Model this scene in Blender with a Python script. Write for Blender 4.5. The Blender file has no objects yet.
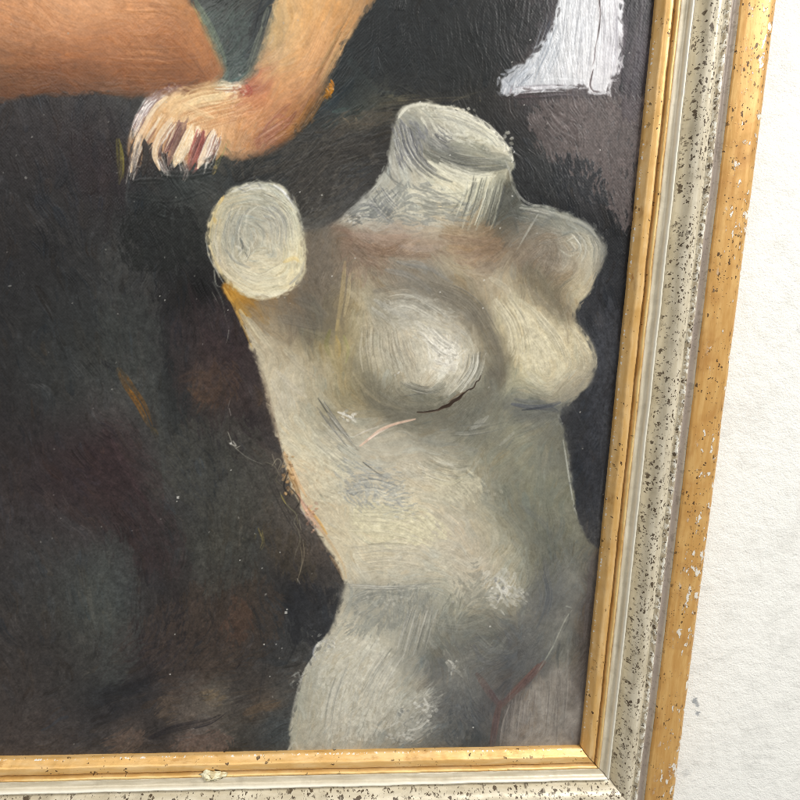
import bpy, math, random
import numpy as np

# ---------------------------------------------------------------- camera, world, lamps, exposure
sc = bpy.context.scene
COLL = sc.collection
CAM_LOC = (-0.19590698, 0.34420349, 0.42)          # metres; the picture hangs in the XY plane, its lower right sight corner at the origin
CAM_ROT = (-0.15790397, -0.0807348, 0.04431705)
cam_data = bpy.data.cameras.new('camera'); cam = bpy.data.objects.new('camera', cam_data); COLL.objects.link(cam)
cam.location = CAM_LOC; cam.rotation_euler = CAM_ROT
cam_data.sensor_width = 36; cam_data.lens = 36*601/800; cam_data.clip_start = .01; cam_data.clip_end = 50
sc.camera = cam
w = bpy.data.worlds.new('World'); sc.world = w; w.use_nodes = True
w.node_tree.nodes['Background'].inputs[0].default_value = (1.0, .985, .96, 1)
w.node_tree.nodes['Background'].inputs[1].default_value = .32
def area(name, loc, aim, size, energy, col):
    d = bpy.data.lights.new(name, 'AREA'); d.shape = 'RECTANGLE'; d.size, d.size_y = size; d.energy = energy; d.color = col
    o = bpy.data.objects.new(name, d); COLL.objects.link(o); o.location = loc
    from mathutils import Vector
    o.rotation_euler = (Vector(aim)-Vector(loc)).to_track_quat('-Z','Y').to_euler()
    return o
area('window_light', (1.15, 1.7, 1.35), (-.2,.25,0), (.7,.5), 52, (1,.975,.94))
area('room_light', (-.9, 1.5, 1.6), (-.2,.3,0), (1.2,.8), 15, (1,.98,.96))
sc.cycles.filter_width = .9
sc.view_settings.view_transform = 'Standard'; sc.view_settings.look = 'None'; sc.view_settings.exposure = 0; sc.view_settings.gamma = 1

# ---------------------------------------------------------------- helpers
def tag(o, label=None, cat=None, kind=None):
    if label: o['label'] = label
    if cat: o['category'] = cat
    if kind: o['kind'] = kind
    return o
def link(name, me, mat, parent=None):
    o = bpy.data.objects.new(name, me); COLL.objects.link(o)
    if mat: me.materials.append(mat)
    if parent: o.parent = parent
    return o
class NT:
    """a small wrapper for node building"""
    def __init__(s, name):
        s.m = bpy.data.materials.new(name); s.m.use_nodes = True; s.t = s.m.node_tree; s.n = s.t.nodes; s.b = s.n['Principled BSDF']
    def node(s, typ, ins=None, **kw):
        n = s.n.new(typ)
        for k,v in kw.items(): setattr(n,k,v)
        for k,v in (ins or {}).items(): s.put(n.inputs[k], v)
        return n
    def put(s, sock, v):
        if isinstance(v, bpy.types.NodeSocket): s.t.links.new(v, sock)
        else: sock.default_value = v
    def math(s, op, a, b=0., c=0., clamp=False):
        n = s.n.new('ShaderNodeMath'); n.operation = op; n.use_clamp = clamp
        s.put(n.inputs[0],a); s.put(n.inputs[1],b); s.put(n.inputs[2],c); return n.outputs[0]
    def mix(s, f, a, b):
        n = s.n.new('ShaderNodeMix'); n.data_type = 'RGBA'
        s.put(n.inputs[0],f); s.put(n.inputs[6],a); s.put(n.inputs[7],b); return n.outputs[2]
    def ramp(s, v, a, b):
        """0 below a, 1 above b"""
        n = s.n.new('ShaderNodeMapRange'); n.clamp = True; n.interpolation_type = 'SMOOTHSTEP'
        s.put(n.inputs[0],v); n.inputs[1].default_value = a; n.inputs[2].default_value = b; n.inputs[3].default_value = 0; n.inputs[4].default_value = 1
        return n.outputs[0]
    def noise(s, vec, scale, detail=3, rough=.55):
        n = s.node('ShaderNodeTexNoise', {'Vector':vec, 'Scale':scale, 'Detail':detail, 'Roughness':rough}); return n.outputs[0]
    def scale(s, vec, v, off=(0,0,0)):
        n = s.node('ShaderNodeMapping', {'Vector':vec}); n.inputs['Scale'].default_value = v; n.inputs['Location'].default_value = off; return n.outputs[0]
    def sep(s, vec):
        n = s.node('ShaderNodeSeparateXYZ', {0:vec}); return n.outputs
    def cells(s, vec, scale, rnd=1.):
        n = s.node('ShaderNodeTexVoronoi', {'Vector':vec, 'Scale':scale, 'Randomness':rnd}); return n.outputs['Distance'], n.outputs['Color']
    def bump(s, h, strength, dist):
        n = s.node('ShaderNodeBump', {'Height':h, 'Strength':strength, 'Distance':dist}); s.t.links.new(n.outputs[0], s.b.inputs['Normal'])
def lin(h):
    h = h.lstrip('#'); o = []
    for i in (0,2,4):
        c = int(h[i:i+2],16)/255; o.append(c/12.92 if c <= .04045 else ((c+.055)/1.055)**2.4)
    return (*o, 1)

# ---------------------------------------------------------------- materials
def flecks(t, uv, sx, sy, cell, lo, hi, thr, off):
    """small dark touches: irregular cells, only some of them filled; (0..1 mask)"""
    wob = t.node('ShaderNodeTexNoise', {'Vector':uv,'Scale':620.,'Detail':4.})
    v = t.node('ShaderNodeVectorMath', {0:wob.outputs['Color'],1:(.5,.5,.5)}, operation='SUBTRACT')
    v2 = t.node('ShaderNodeVectorMath', {0:v.outputs[0]}, operation='SCALE'); v2.inputs['Scale'].default_value = .0030
    v3 = t.node('ShaderNodeVectorMath', {0:uv,1:v2.outputs[0]}, operation='ADD')
    m = t.scale(v3.outputs[0], (sx,sy,1), off)
    d, c = t.cells(m, cell)
    r = t.sep(c)
    size = t.math('MULTIPLY', t.ramp(r[0], thr, 1.0), hi)
    size = t.math('ADD', size, lo)
    k = t.math('SUBTRACT', size, d)
    return t.math('MULTIPLY', t.ramp(k, -.03, .05), t.ramp(r[0], thr, thr+.02))
def mitre(t, c):
    """dark line at the open mitre joints"""
    d = t.sep(t.node('ShaderNodeUVMap', uv_map='mitre').outputs['UV'])[0]
    ob = t.node('ShaderNodeTexCoord').outputs['Object']
    d = t.math('ADD', d, t.math('MULTIPLY', t.math('SUBTRACT', t.noise(ob, 380, 4, .7), .5), .0016))
    return t.mix(t.math('MULTIPLY', t.math('SUBTRACT', 1., t.ramp(d, .0001, .0008)), .8), c, lin('4a3622'))
def mat_gilt(name, base, dark, pale, chips, fleck_thr, strong):
    t = NT(name)
    uv = t.node('ShaderNodeTexCoord').outputs['UV']
    u, v = t.sep(uv)[0], t.sep(uv)[1]
    n1 = t.noise(t.scale(uv,(1,.12,1)), 260, 4, .6); n2 = t.noise(uv, 45, 3); n3 = t.noise(t.scale(uv,(1,.04,1)), 700, 3, .6)
    c = t.mix(t.ramp(n1,.38,.68), lin(base), lin(pale))
    c = t.mix(t.math('MULTIPLY', t.ramp(n2,.48,.72), .55), c, lin(dark))
    c = t.mix(t.math('MULTIPLY', t.ramp(n3,.55,.75), .35), c, lin(dark))
    f1 = flecks(t, uv, 1.5, .7, 330, .0, .36, fleck_thr, (0,0,0)); f2 = flecks(t, uv, 1.2, .8, 620, .0, .36, fleck_thr+.02, (.3,.7,0))
    clus = t.ramp(t.noise(uv, 38, 2), .42, .58)
    f = t.math('MULTIPLY', t.math('MAXIMUM', f1, f2), clus)
    c = t.mix(t.math('MULTIPLY', f, .92), c, lin('4a3520'))
    h = t.math('MULTIPLY', f, -.6)
    if chips:
        # worn to the white gesso along the outer part of the moulding
        cn = t.noise(t.scale(uv,(1,.42,1)), 230, 4, .62); cl = t.noise(uv, 22, 2)
        band = t.math('MULTIPLY', t.ramp(u,.053,.060), 1.0)
        edge = t.ramp(u,.0665,.0705)
        s = t.math('ADD', t.math('ADD', cn, t.math('MULTIPLY', cl, .34)), t.math('MULTIPLY', edge, .045))
        ch = t.math('MULTIPLY', t.ramp(s,.79,.806), band)
        rim = t.math('MULTIPLY', t.ramp(s,.765,.79), band)
        c = t.mix(t.math('MULTIPLY', rim, .5), c, lin('8a5a2a'))
        c = t.mix(ch, c, lin('f1ebdd'))
        wear = t.math('MULTIPLY', t.ramp(t.noise(t.scale(uv,(1,.3,1)), 600, 4, .7),.56,.64), t.math('MULTIPLY', t.ramp(u,.0675,.0695), t.ramp(t.noise(uv,30,2),.40,.55)))
        c = t.mix(t.math('MULTIPLY', wear, .85), c, lin('5a3a1e'))
        h = t.math('SUBTRACT', h, ch)
    else:
        # rubbed white along the sight edge
        e = t.math('MULTIPLY', t.math('MULTIPLY', t.ramp(u,.00015,.0003), t.ramp(t.math('MULTIPLY', u, -1), -.0013, -.0008)), t.ramp(t.math('ADD', t.noise(uv, 420, 3, .6), t.math('MULTIPLY', t.noise(uv, 24, 2), .25)), .70, .73))
        c = t.mix(e, c, lin('f0ece2'))
        g = t.noise(t.scale(uv,(1,.3,1)), 900, 3)
        gr = t.math('MULTIPLY', t.ramp(u,.0088,.0096), t.math('SUBTRACT', 1., t.ramp(u,.0104,.0110)))
        c = t.mix(t.math('MULTIPLY', gr, t.math('ADD', .35, t.math('MULTIPLY', n2, .5))), c, lin('8a6230'))
        br = t.math('MULTIPLY', t.ramp(u,.0108,.0116), t.math('SUBTRACT', 1., t.ramp(u,.0126,.0132)))
        c = t.mix(t.math('MULTIPLY', br, t.ramp(n1,.35,.6)), c, lin('f0d08e'))
        tr = t.math('MULTIPLY', t.ramp(t.noise(t.scale(uv,(1,.25,1)), 150, 5, .7), .56, .68), t.math('SUBTRACT', 1., t.ramp(u,.003,.0055)))
        c = t.mix(t.math('MULTIPLY', tr, .5), c, lin('a8742e'))
        bole = t.math('MULTIPLY', t.ramp(t.noise(t.scale(uv,(1,.2,1)), 210, 5, .75), .60, .68), t.ramp(t.noise(uv, 17, 2), .46, .6))
        c = t.mix(t.math('MULTIPLY', bole, .6), c, lin('9a5a30'))
        h = t.math('ADD', h, t.math('MULTIPLY', g, .15))
    c = mitre(t, c)
    t.put(t.b.inputs['Base Color'], c)
    t.b.inputs['Metallic'].default_value = .28
    t.put(t.b.inputs['Roughness'], t.math('ADD', t.math('MULTIPLY', n1, .35), .24))
    h = t.math('ADD', h, t.math('MULTIPLY', t.noise(t.scale(uv,(1,.25,1)), 420, 4), .35))
    t.bump(h, .55, .0005)
    return t.m
def mat_silver(name):
    t = NT(name)
    uv = t.node('ShaderNodeTexCoord').outputs['UV']
    u, v = t.sep(uv)[0], t.sep(uv)[1]
    n1 = t.noise(t.scale(uv,(1,.1,1)), 300, 4, .6); n2 = t.noise(uv, 60, 4, .6)
    c = t.mix(t.ramp(n1,.35,.7), lin('cbc0a6'), lin('e3dac3'))
    c = t.mix(t.math('MULTIPLY', t.ramp(n2,.5,.75), .6), c, lin('a99f88'))
    mauve = t.math('MULTIPLY', t.ramp(u,.0435,.0450), t.math('SUBTRACT', 1., t.ramp(u,.0485,.0500)))  # shade of the outer groove, painted into the silver as a mauve tone
    c = t.mix(t.math('MULTIPLY', mauve, .75), c, lin('a89a94'))
    ridge = t.math('MULTIPLY', t.ramp(u,.0395,.0405), t.math('SUBTRACT', 1., t.ramp(u,.0430,.0440)))
    rub = t.math('MULTIPLY', t.ramp(t.noise(t.scale(uv,(1,.5,1)), 420, 4, .65), .47, .55), ridge)
    c = t.mix(rub, c, lin('f2eee0')); c = t.mix(t.math('MULTIPLY', t.math('SUBTRACT', ridge, rub), .6), c, lin('a39277'))
    lip_highlight = t.math('MULTIPLY', t.ramp(u,.0183,.0190), t.math('SUBTRACT', 1., t.ramp(u,.0212,.0220)))  # highlight along the raised inner ridge, painted into the base colour
    c = t.mix(t.math('MULTIPLY', lip_highlight, .75), c, lin('f3efdf'))
    f1 = flecks(t, uv, 1.6, .62, 430, .04, .43, .42, (.1,.2,0)); f2 = flecks(t, uv, 1.4, .66, 720, .05, .44, .40, (.5,.9,0)); f3 = flecks(t, uv, 1.4, .5, 250, .0, .38, .60, (.7,.3,0))
    band = t.math('MULTIPLY', t.ramp(u,.021,.029), t.math('SUBTRACT', 1., t.math('MULTIPLY', t.ramp(u,.0425,.0435), .75)))
    band = t.math('ADD', band, t.math('MULTIPLY', t.math('SUBTRACT', 1., t.ramp(u,.018,.022)), .12))
    clus = t.ramp(t.noise(t.scale(uv,(1,1.5,1)), 70, 4, .7), .36, .52)
    f = t.math('MULTIPLY', t.math('MAXIMUM', t.math('MAXIMUM', f1, f2), f3), t.math('MULTIPLY', clus, t.ramp(band,.05,.6)))
    tone = t.mix(t.noise(uv, 160, 2), lin('2a2117'), lin('63503a'))
    c = t.mix(t.math('MULTIPLY', f, .94), c, tone)
    c = mitre(t, c)
    t.put(t.b.inputs['Base Color'], c)
    t.b.inputs['Metallic'].default_value = .10
    t.put(t.b.inputs['Roughness'], t.math('ADD', t.math('MULTIPLY', n1, .2), .27))
    h = t.math('ADD', t.math('MULTIPLY', f, -.8), t.math('MULTIPLY', t.noise(t.scale(uv,(1,.3,1)), 380, 4), .4))
    t.bump(h, .5, .0005)
    return t.m
def mat_paint(name):
    t = NT(name)
    a = t.node('ShaderNodeVertexColor', layer_name='paint')
    t.put(t.b.inputs['Base Color'], a.outputs['Color'])
    obj = t.node('ShaderNodeTexCoord').outputs['Object']
    t.put(t.b.inputs['Roughness'], t.math('ADD', t.math('MULTIPLY', t.noise(obj, 40, 4), .3), .26))
    t.b.inputs['Specular IOR Level'].default_value = .28
    t.bump(t.noise(obj, 2600, 2), .12, .0002)
    return t.m
def mat_wall(name):
    t = NT(name)
    obj = t.node('ShaderNodeTexCoord').outputs['Object']
    c = t.mix(t.ramp(t.noise(obj, 55, 5, .6), .45, .75), lin('f4f4ee'), lin('e6e6e0'))
    c = t.mix(t.math('MULTIPLY', t.ramp(t.noise(t.scale(obj,(1,2.2,1)), 9, 6, .65), .52, .72), .35), c, lin('d3d3ce'))
    for (x,y,r,k) in ((.1085,.0215,.0034,.85),(.1118,.0172,.0026,.7),(.1125,.0095,.003,.8),(.110,-.048,.005,.25),(.155,.34,.004,.25)):
        dd = t.node('ShaderNodeVectorMath', {0:obj,1:(x,y,-.0275)}, operation='DISTANCE').outputs['Value']
        dd = t.math('ADD', dd, t.math('MULTIPLY', t.math('SUBTRACT', t.noise(obj, 420, 5, .75), .5), r*3.2))
        c = t.mix(t.math('MULTIPLY', t.math('SUBTRACT', 1., t.ramp(dd, r*.45, r*1.1)), k), c, lin('8d9399'))
    t.put(t.b.inputs['Base Color'], c); t.b.inputs['Roughness'].default_value = .7
    t.bump(t.math('ADD', t.noise(obj, 120, 5, .65), t.math('MULTIPLY', t.noise(obj, 700, 3), .35)), .7, .002)
    return t.m
def mat_wood(name):
    t = NT(name)
    uv = t.node('ShaderNodeTexCoord').outputs['UV']
    n = t.noise(t.scale(uv,(1,.06,1)), 300, 4, .6)
    t.put(t.b.inputs['Base Color'], t.mix(n, lin('8a6238'), lin('c09459'))); t.b.inputs['Roughness'].default_value = .7
    return t.m

# ---------------------------------------------------------------- the oil paint, laid on the canvas stroke by stroke
# Points of the picture were traced on the photograph and are rectified onto the canvas plane (metres) with HOM.
CW0, CW1, CH0, CH1 = -0.520, 0.006, -0.006, 0.612          # the canvas, metres, from the lower right sight corner
CELL = 0.0005
GX = int(round((CW1-CW0)/CELL))+1; GY = int(round((CH1-CH0)/CELL))+1
rng = np.random.default_rng(7)

def hom_from_camera():
    c, s = np.cos, np.sin
    rx, ry, rz = CAM_ROT
    X = np.array([[1,0,0],[0,c(rx),-s(rx)],[0,s(rx),c(rx)]])
    Y = np.array([[c(ry),0,s(ry)],[0,1,0],[-s(ry),0,c(ry)]])
    Z = np.array([[c(rz),-s(rz),0],[s(rz),c(rz),0],[0,0,1]])
    Rm = (Z@Y@X).T
    K = np.array([[601.,0,-400.],[0,-601.,-400.],[0,0,-1.]])
    t = -Rm@np.array(CAM_LOC)
    P = K@np.column_stack([Rm[:,0], Rm[:,1], Rm[:,2]*(-0.004)+t])
    return P
HOM = hom_from_camera(); HINV = np.linalg.inv(HOM)
def to_grid(pts):
    """traced point -> cell coordinates (column, row) of the canvas sheet"""
    p = np.asarray(pts, float).reshape(-1,2)
    q = HINV@np.vstack([p.T, np.ones(len(p))])
    return np.stack([(q[0]/q[2]-CW0)/CELL, (q[1]/q[2]-CH0)/CELL], 1)
_gx, _gy = np.meshgrid(np.arange(GX), np.arange(GY))
def _photo(cx_, cy_):
    X = CW0+cx_*CELL; Y = CH0+cy_*CELL
    w = HOM[2,0]*X+HOM[2,1]*Y+HOM[2,2]
    return (HOM[0,0]*X+HOM[0,1]*Y+HOM[0,2])/w, (HOM[1,0]*X+HOM[1,1]*Y+HOM[1,2])/w
PXf, PYf = _photo(_gx, _gy)

def lerp_up(a, shape):
    """smooth bilinear enlargement"""
    h, w = a.shape[:2]
    y = np.linspace(0, h-1.001, shape[0]); x = np.linspace(0, w-1.001, shape[1])
    y0 = y.astype(int); x0 = x.astype(int)
    fy = y-y0; fx = x-x0; fy = fy*fy*(3-2*fy); fx = fx*fx*(3-2*fx)
    if a.ndim == 3: fy = fy[:,None,None]; fx = fx[None,:,None]
    else: fy = fy[:,None]; fx = fx[None,:]
    a00 = a[y0][:,x0]; a01 = a[y0][:,x0+1]; a10 = a[y0+1][:,x0]; a11 = a[y0+1][:,x0+1]
    return (a00*(1-fx)+a01*fx)*(1-fy)+(a10*(1-fx)+a11*fx)*fy
def noise(cell, octaves=3, gain=.5):
    out = np.zeros((GY,GX)); amp = 1; tot = 0
    for o in range(octaves):
        c = max(cell/2**o, 1.5)
        out += amp*lerp_up(rng.standard_normal((int(GY/c)+3, int(GX/c)+3)), (GY,GX)); tot += amp*amp; amp *= gain
    return out/np.sqrt(tot)
def blur(a, r, n=2):
    r = int(r)
    if r < 1: return a
    for _ in range(n):
        for ax in (0,1):
            p = np.concatenate([np.repeat(np.take(a,[0],ax), r+1, ax), a, np.repeat(np.take(a,[-1],ax), r, ax)], ax)
            c = np.cumsum(p, ax)
            n_ = a.shape[ax]
            a = (np.take(c, np.arange(2*r+1, 2*r+1+n_), ax)-np.take(c, np.arange(0, n_), ax))/(2*r+1)
    return a
def rgb(h):
    h = h.lstrip('#'); return np.array([int(h[i:i+2],16)/255 for i in (0,2,4)])
def smooth_path(pts, closed=False, n=6):
    p = np.asarray(pts, float)
    if len(p) < 3: return p
    if closed: q = np.vstack([p[-1:], p, p[:2]])
    else: q = np.vstack([2*p[0]-p[1], p, 2*p[-1]-p[-2]])
    out = []
    for i in range(1, len(q)-2):
        for t in np.linspace(0,1,n,endpoint=False):
            a,b,c,d = q[i-1],q[i],q[i+1],q[i+2]
            out.append(.5*((2*b)+(-a+c)*t+(2*a-5*b+4*c-d)*t*t+(-a+3*b-3*c+d)*t**3))
    if not closed: out.append(p[-1])
    return np.array(out)
def P(s):
    return np.array([[float(v) for v in t.split(',')] for t in s.split()])

def poly_mask(pts, wob=1.6, cell=14, soft=1, smooth=True):
    p = to_grid(smooth_path(pts, True) if smooth else pts)
    dx = noise(cell,3)*wob; dy = noise(cell,3)*wob
    x0 = max(int(p[:,0].min())-8,0); x1 = min(int(p[:,0].max())+8,GX); y0 = max(int(p[:,1].min())-8,0); y1 = min(int(p[:,1].max())+8,GY)
    gx = _gx[y0:y1,x0:x1]+dx[y0:y1,x0:x1]; gy = _gy[y0:y1,x0:x1]+dy[y0:y1,x0:x1]
    ins = np.zeros(gx.shape, bool)
    for (ax,ay),(bx,by) in zip(p, np.roll(p,-1,0)):
        if ay == by: continue
        c = (ay > gy) != (by > gy)
        ins ^= c & (gx < (bx-ax)*(gy-ay)/(by-ay)+ax)
    m = np.zeros((GY,GX)); m[y0:y1,x0:x1] = ins
    return blur(m, soft, 2) if soft else m

def field(samples, warp=0., wcell=40, smooth=2.5):
    """colour field through samples 'x,y,hex'; evaluated coarsely, then enlarged"""
    S = [t.split(',') for t in samples.split()]
    xy = np.array([[float(a),float(b)] for a,b,_ in S]); col = np.array([rgb(c) for *_,c in S])
    st = 5
    cgx, cgy = np.meshgrid(np.linspace(0,GX-1,GX//st), np.linspace(0,GY-1,GY//st))
    px, py = _photo(cgx, cgy)
    n = len(xy); rad = lambda dx, dy: np.sqrt(dx*dx+dy*dy+30.)
    A = np.zeros((n+1,n+1)); A[:n,:n] = rad(xy[:,None,0]-xy[None,:,0], xy[:,None,1]-xy[None,:,1])-np.eye(n)*smooth; A[:n,n] = A[n,:n] = 1
    wgt = np.linalg.solve(A, np.vstack([col, np.zeros((1,3))]))
    f = np.zeros(px.shape+(3,))+wgt[n]
    for (x,y),c in zip(xy, wgt[:n]): f += rad(px-x, py-y)[...,None]*c
    f = np.clip(lerp_up(f, (GY,GX)), .06, .92)
    if warp:
        ix = np.clip(_gx+noise(wcell,4,.6)*warp,0,GX-1).astype(int); iy = np.clip(_gy+noise(wcell,4,.6)*warp,0,GY-1).astype(int)
        f = f[iy,ix]
    return f
def angle_field(samples):
    """brush direction, degrees in the traced picture (0 = right, 90 = down)"""
    S = np.array([[float(v) for v in t.split(',')] for t in samples.split()])
    st = 10
    cgx, cgy = np.meshgrid(np.linspace(0,GX-1,GX//st), np.linspace(0,GY-1,GY//st))
    px, py = _photo(cgx, cgy)
    a = np.zeros(px.shape); b = np.zeros(px.shape)
    for x,y,d in S:
        w = 1/((px-x)**2+(py-y)**2+200.)**1.7
        t = -np.radians(d)*2
        a += w*np.cos(t); b += w*np.sin(t)
    n = np.hypot(a,b)+1e-9
    return lerp_up(a/n, (GY,GX)), lerp_up(b/n, (GY,GX))

COL = np.zeros((GY,GX,3)); HGT = np.zeros((GY,GX))
def stroke(path, w, col, op=.9, dry=.3, h=.5, col2=None, taper=.5, mask=None, grid=False):
    """one brush stroke: path in traced points (or cells), half width w in cells, bristle streaks across it"""
    p = np.asarray(path,float) if grid else to_grid(path)
    if not grid: w = w*1.45 if w > 1.3 else w*1.2
    m = w*1.3+2
    x0 = max(int(p[:,0].min()-m),0); x1 = min(int(p[:,0].max()+m)+1,GX); y0 = max(int(p[:,1].min()-m),0); y1 = min(int(p[:,1].max()+m)+1,GY)
    if x1 <= x0 or y1 <= y0: return
    gx, gy = np.meshgrid(np.arange(x0,x1), np.arange(y0,y1))
    best = np.full(gx.shape, 1e9); side = np.zeros(gx.shape); along = np.zeros(gx.shape)
    seg = np.hypot(*np.diff(p,axis=0).T); L = seg.sum()+1e-6; acc = 0
    for (ax,ay),(bx,by),sl in zip(p[:-1],p[1:],seg):
        if sl < 1e-6: continue
        ux,uy = (bx-ax)/sl,(by-ay)/sl
        t = np.clip((gx-ax)*ux+(gy-ay)*uy,0,sl)
        dx = gx-ax-t*ux; dy = gy-ay-t*uy
        d = dx*dx+dy*dy
        k = d < best
        best = np.where(k,d,best); side = np.where(k, dx*-uy+dy*ux, side); along = np.where(k,(acc+t)/L,along); acc += sl
    d = np.sqrt(best)
    nb = max(int(w*1.6),3)
    br = rng.random(nb+3); br2 = rng.random(nb+3); ln = rng.random(nb+3)
    u = np.clip((side/w*.5+.5)*nb,0,nb+1); i = u.astype(int); f = u-i
    bv = br[i]*(1-f)+br[i+1]*f; bl = ln[i]*(1-f)+ln[i+1]*f; cv = br2[i]*(1-f)+br2[i+1]*f
    wl = w*(1-taper*np.abs(along*2-1)**3)
    a = np.clip((wl-d)/max(w*.25,.9)+.5,0,1)
    a *= np.clip(1.35-dry*(.9*bv+1.1*along*bl)*1.6,0,1)
    a *= np.clip((1.05-along*(.25+dry*.6*bl))*6,0,1)
    a = np.clip(a*op,0,1)
    if mask is not None: a = a*mask[y0:y1,x0:x1]
    c = np.asarray(col if not isinstance(col,str) else rgb(col))
    if col2 is not None:
        c2 = np.asarray(col2 if not isinstance(col2,str) else rgb(col2))
        cc = c+(c2-c)*cv[...,None]
    else:
        cc = c*(1+(cv[...,None]-.5)*.10)
    s = (slice(y0,y1),slice(x0,x1))
    COL[s] = COL[s]*(1-a[...,None])+cc*a[...,None]
    HGT[s] = HGT[s]*(1-a*.85)+a*h*(.35+.65*(1-bv))
def strokes(n, mask, base, ang, L=(14,34), W=(2.,5.), jit=.03, op=.75, dry=.45, h=.4, curve=.3, warm=.015, region=None):
    ys, xs = np.nonzero(mask > .5)
    k = rng.integers(0,len(xs),n)
    ca, sa = ang
    for x,y in zip(xs[k],ys[k]):
        l = rng.uniform(*L); w = rng.uniform(*W)
        c = base[y,x]+rng.normal(0,jit)+np.array([1,0,-1])*rng.normal(0,warm)
        q = [(x,y)]; px, py = float(x), float(y); a0 = None
        bend = rng.normal(0,curve)
        for s in range(5):
            yy = min(max(int(py),0),GY-1); xx = min(max(int(px),0),GX-1)
            a = .5*np.arctan2(sa[yy,xx],ca[yy,xx])
            if a0 is not None:
                while a-a0 > np.pi/2: a -= np.pi
                while a-a0 < -np.pi/2: a += np.pi
            else: a += np.pi*(rng.random()<.5)+rng.normal(0,.18)
            a0 = a
            px += np.cos(a+bend*(s-2)/4)*l/5; py += np.sin(a+bend*(s-2)/4)*l/5
            q.append((px,py))
        stroke(q, w, np.clip(c,0.02,1), op, dry, h, mask=mask, grid=True)
def lic(ang, length=10, seed_blur=0):
    """streaks of bristle marks along the brush direction"""
    n0 = rng.standard_normal((GY,GX))
    if seed_blur: n0 = blur(n0,seed_blur,1)
    a = .5*np.arctan2(ang[1],ang[0]); vx = np.cos(a); vy = np.sin(a)
    acc = n0.copy()
    for sg in (1,-1):
        px = _gx.astype(float); py = _gy.astype(float); lx = vx*sg; ly = vy*sg
        for _ in range(length):
            px = np.clip(px+lx,0,GX-1); py = np.clip(py+ly,0,GY-1)
            ix = px.astype(int); iy = py.astype(int)
            nx = vx[iy,ix]; ny = vy[iy,ix]
            fl = np.sign(nx*lx+ny*ly); fl[fl==0] = 1
            lx = nx*fl; ly = ny*fl
            acc += n0[iy,ix]
    return acc/acc.std()
BG = """235,20,3b423e 245,60,424c49 260,40,2f3536 225,78,4f5a53 400,40,232829 450,30,212525 350,80,222a2b 400,70,242829 480,40,1f2222 490,80,252624 340,100,293030 348,112,39443f 340,130,37342e 300,150,35332e 330,160,413d36 300,185,3f3b35 380,112,45412f
370,150,33312d 350,180,3a3936 300,215,4a4841 318,218,4a4842 375,130,302e2b 130,200,26292a 180,178,2a312f 240,168,24292a 280,165,2a2c2b 215,195,3b3d38 540,120,312f2e 560,130,4d4645 590,150,564e4c 600,190,514a4a 620,130,4f494a 630,60,453f45 645,100,2e2c30 618,40,6a5f68 635,20,1e1f24
645,30,2b292e 648,150,2a272a 640,200,2a2628 615,100,4c4344 560,95,453c3d 525,98,3c3434 540,170,2e2f2f 570,190,2a2c2e 520,150,242526 620,230,1b1d21 600,220,1a1c20 560,205,1c1e21 615,280,2a2c31 610,330,303238 600,370,35373c 590,420,2c2e33 595,470,2a2c32 585,500,2b2d32 610,440,34363b 618,400,24252a 627,300,1b1b1e 605,520,3c3c3e
115,230,2c2c2c 150,230,252726 180,250,30322f 200,280,19191a 112,190,2f2527 104,160,2b2023 110,300,2f3131 150,300,29292a 200,340,372c2d 230,350,36292a 110,340,2e3130 140,350,383a38 130,390,464742 170,370,26292a 200,390,4e3b30 215,385,4d392f 190,375,3a2f2c 240,370,382b2a 255,420,2f2729
250,385,392e2e 185,405,2d2f2e 200,440,343433 160,440,3d3d3a 170,480,3f3f3b 110,450,3a292b 120,480,382a2c 130,530,352b2c 105,500,3a2b2b 200,500,3a3b39 230,470,3e3e3b 110,560,404340 120,600,414543 105,620,43463f 150,560,352b2c 160,600,342f2e 190,550,3b3c39 220,540,423e32 250,545,3c3a34 302,548,51453a
310,555,4e4238 300,590,2a2a2d 280,600,303132 240,620,453830 230,640,403530 200,650,332f2e 160,660,362e2e 270,650,343434 110,680,3a3b39 130,650,3f3533 110,705,28282c 140,690,2b2a2c 170,712,4d433b 165,700,483d37 215,697,5f5547 200,742,5f4f46 185,743,58493f 255,712,57493b 268,705,594c3e 130,735,594a40
115,745,413b38 160,735,2d2a2b 240,700,37322f 230,738,46423b 280,735,424848 270,720,3d4243 240,752,383532 290,640,3d3d3c 310,610,3a3b3b 225,360,3a2c2b 268,455,4a423a 262,400,4d4038 60,200,2c2a2a 60,300,2d2e2e 60,400,343534 50,480,392c2d 40,560,3b3a39 50,640,373330 40,730,453b36
20,250,2a2829 10,400,302e2e 420,-30,1f2323 260,-30,333a38 640,-40,26252a"""
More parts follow.
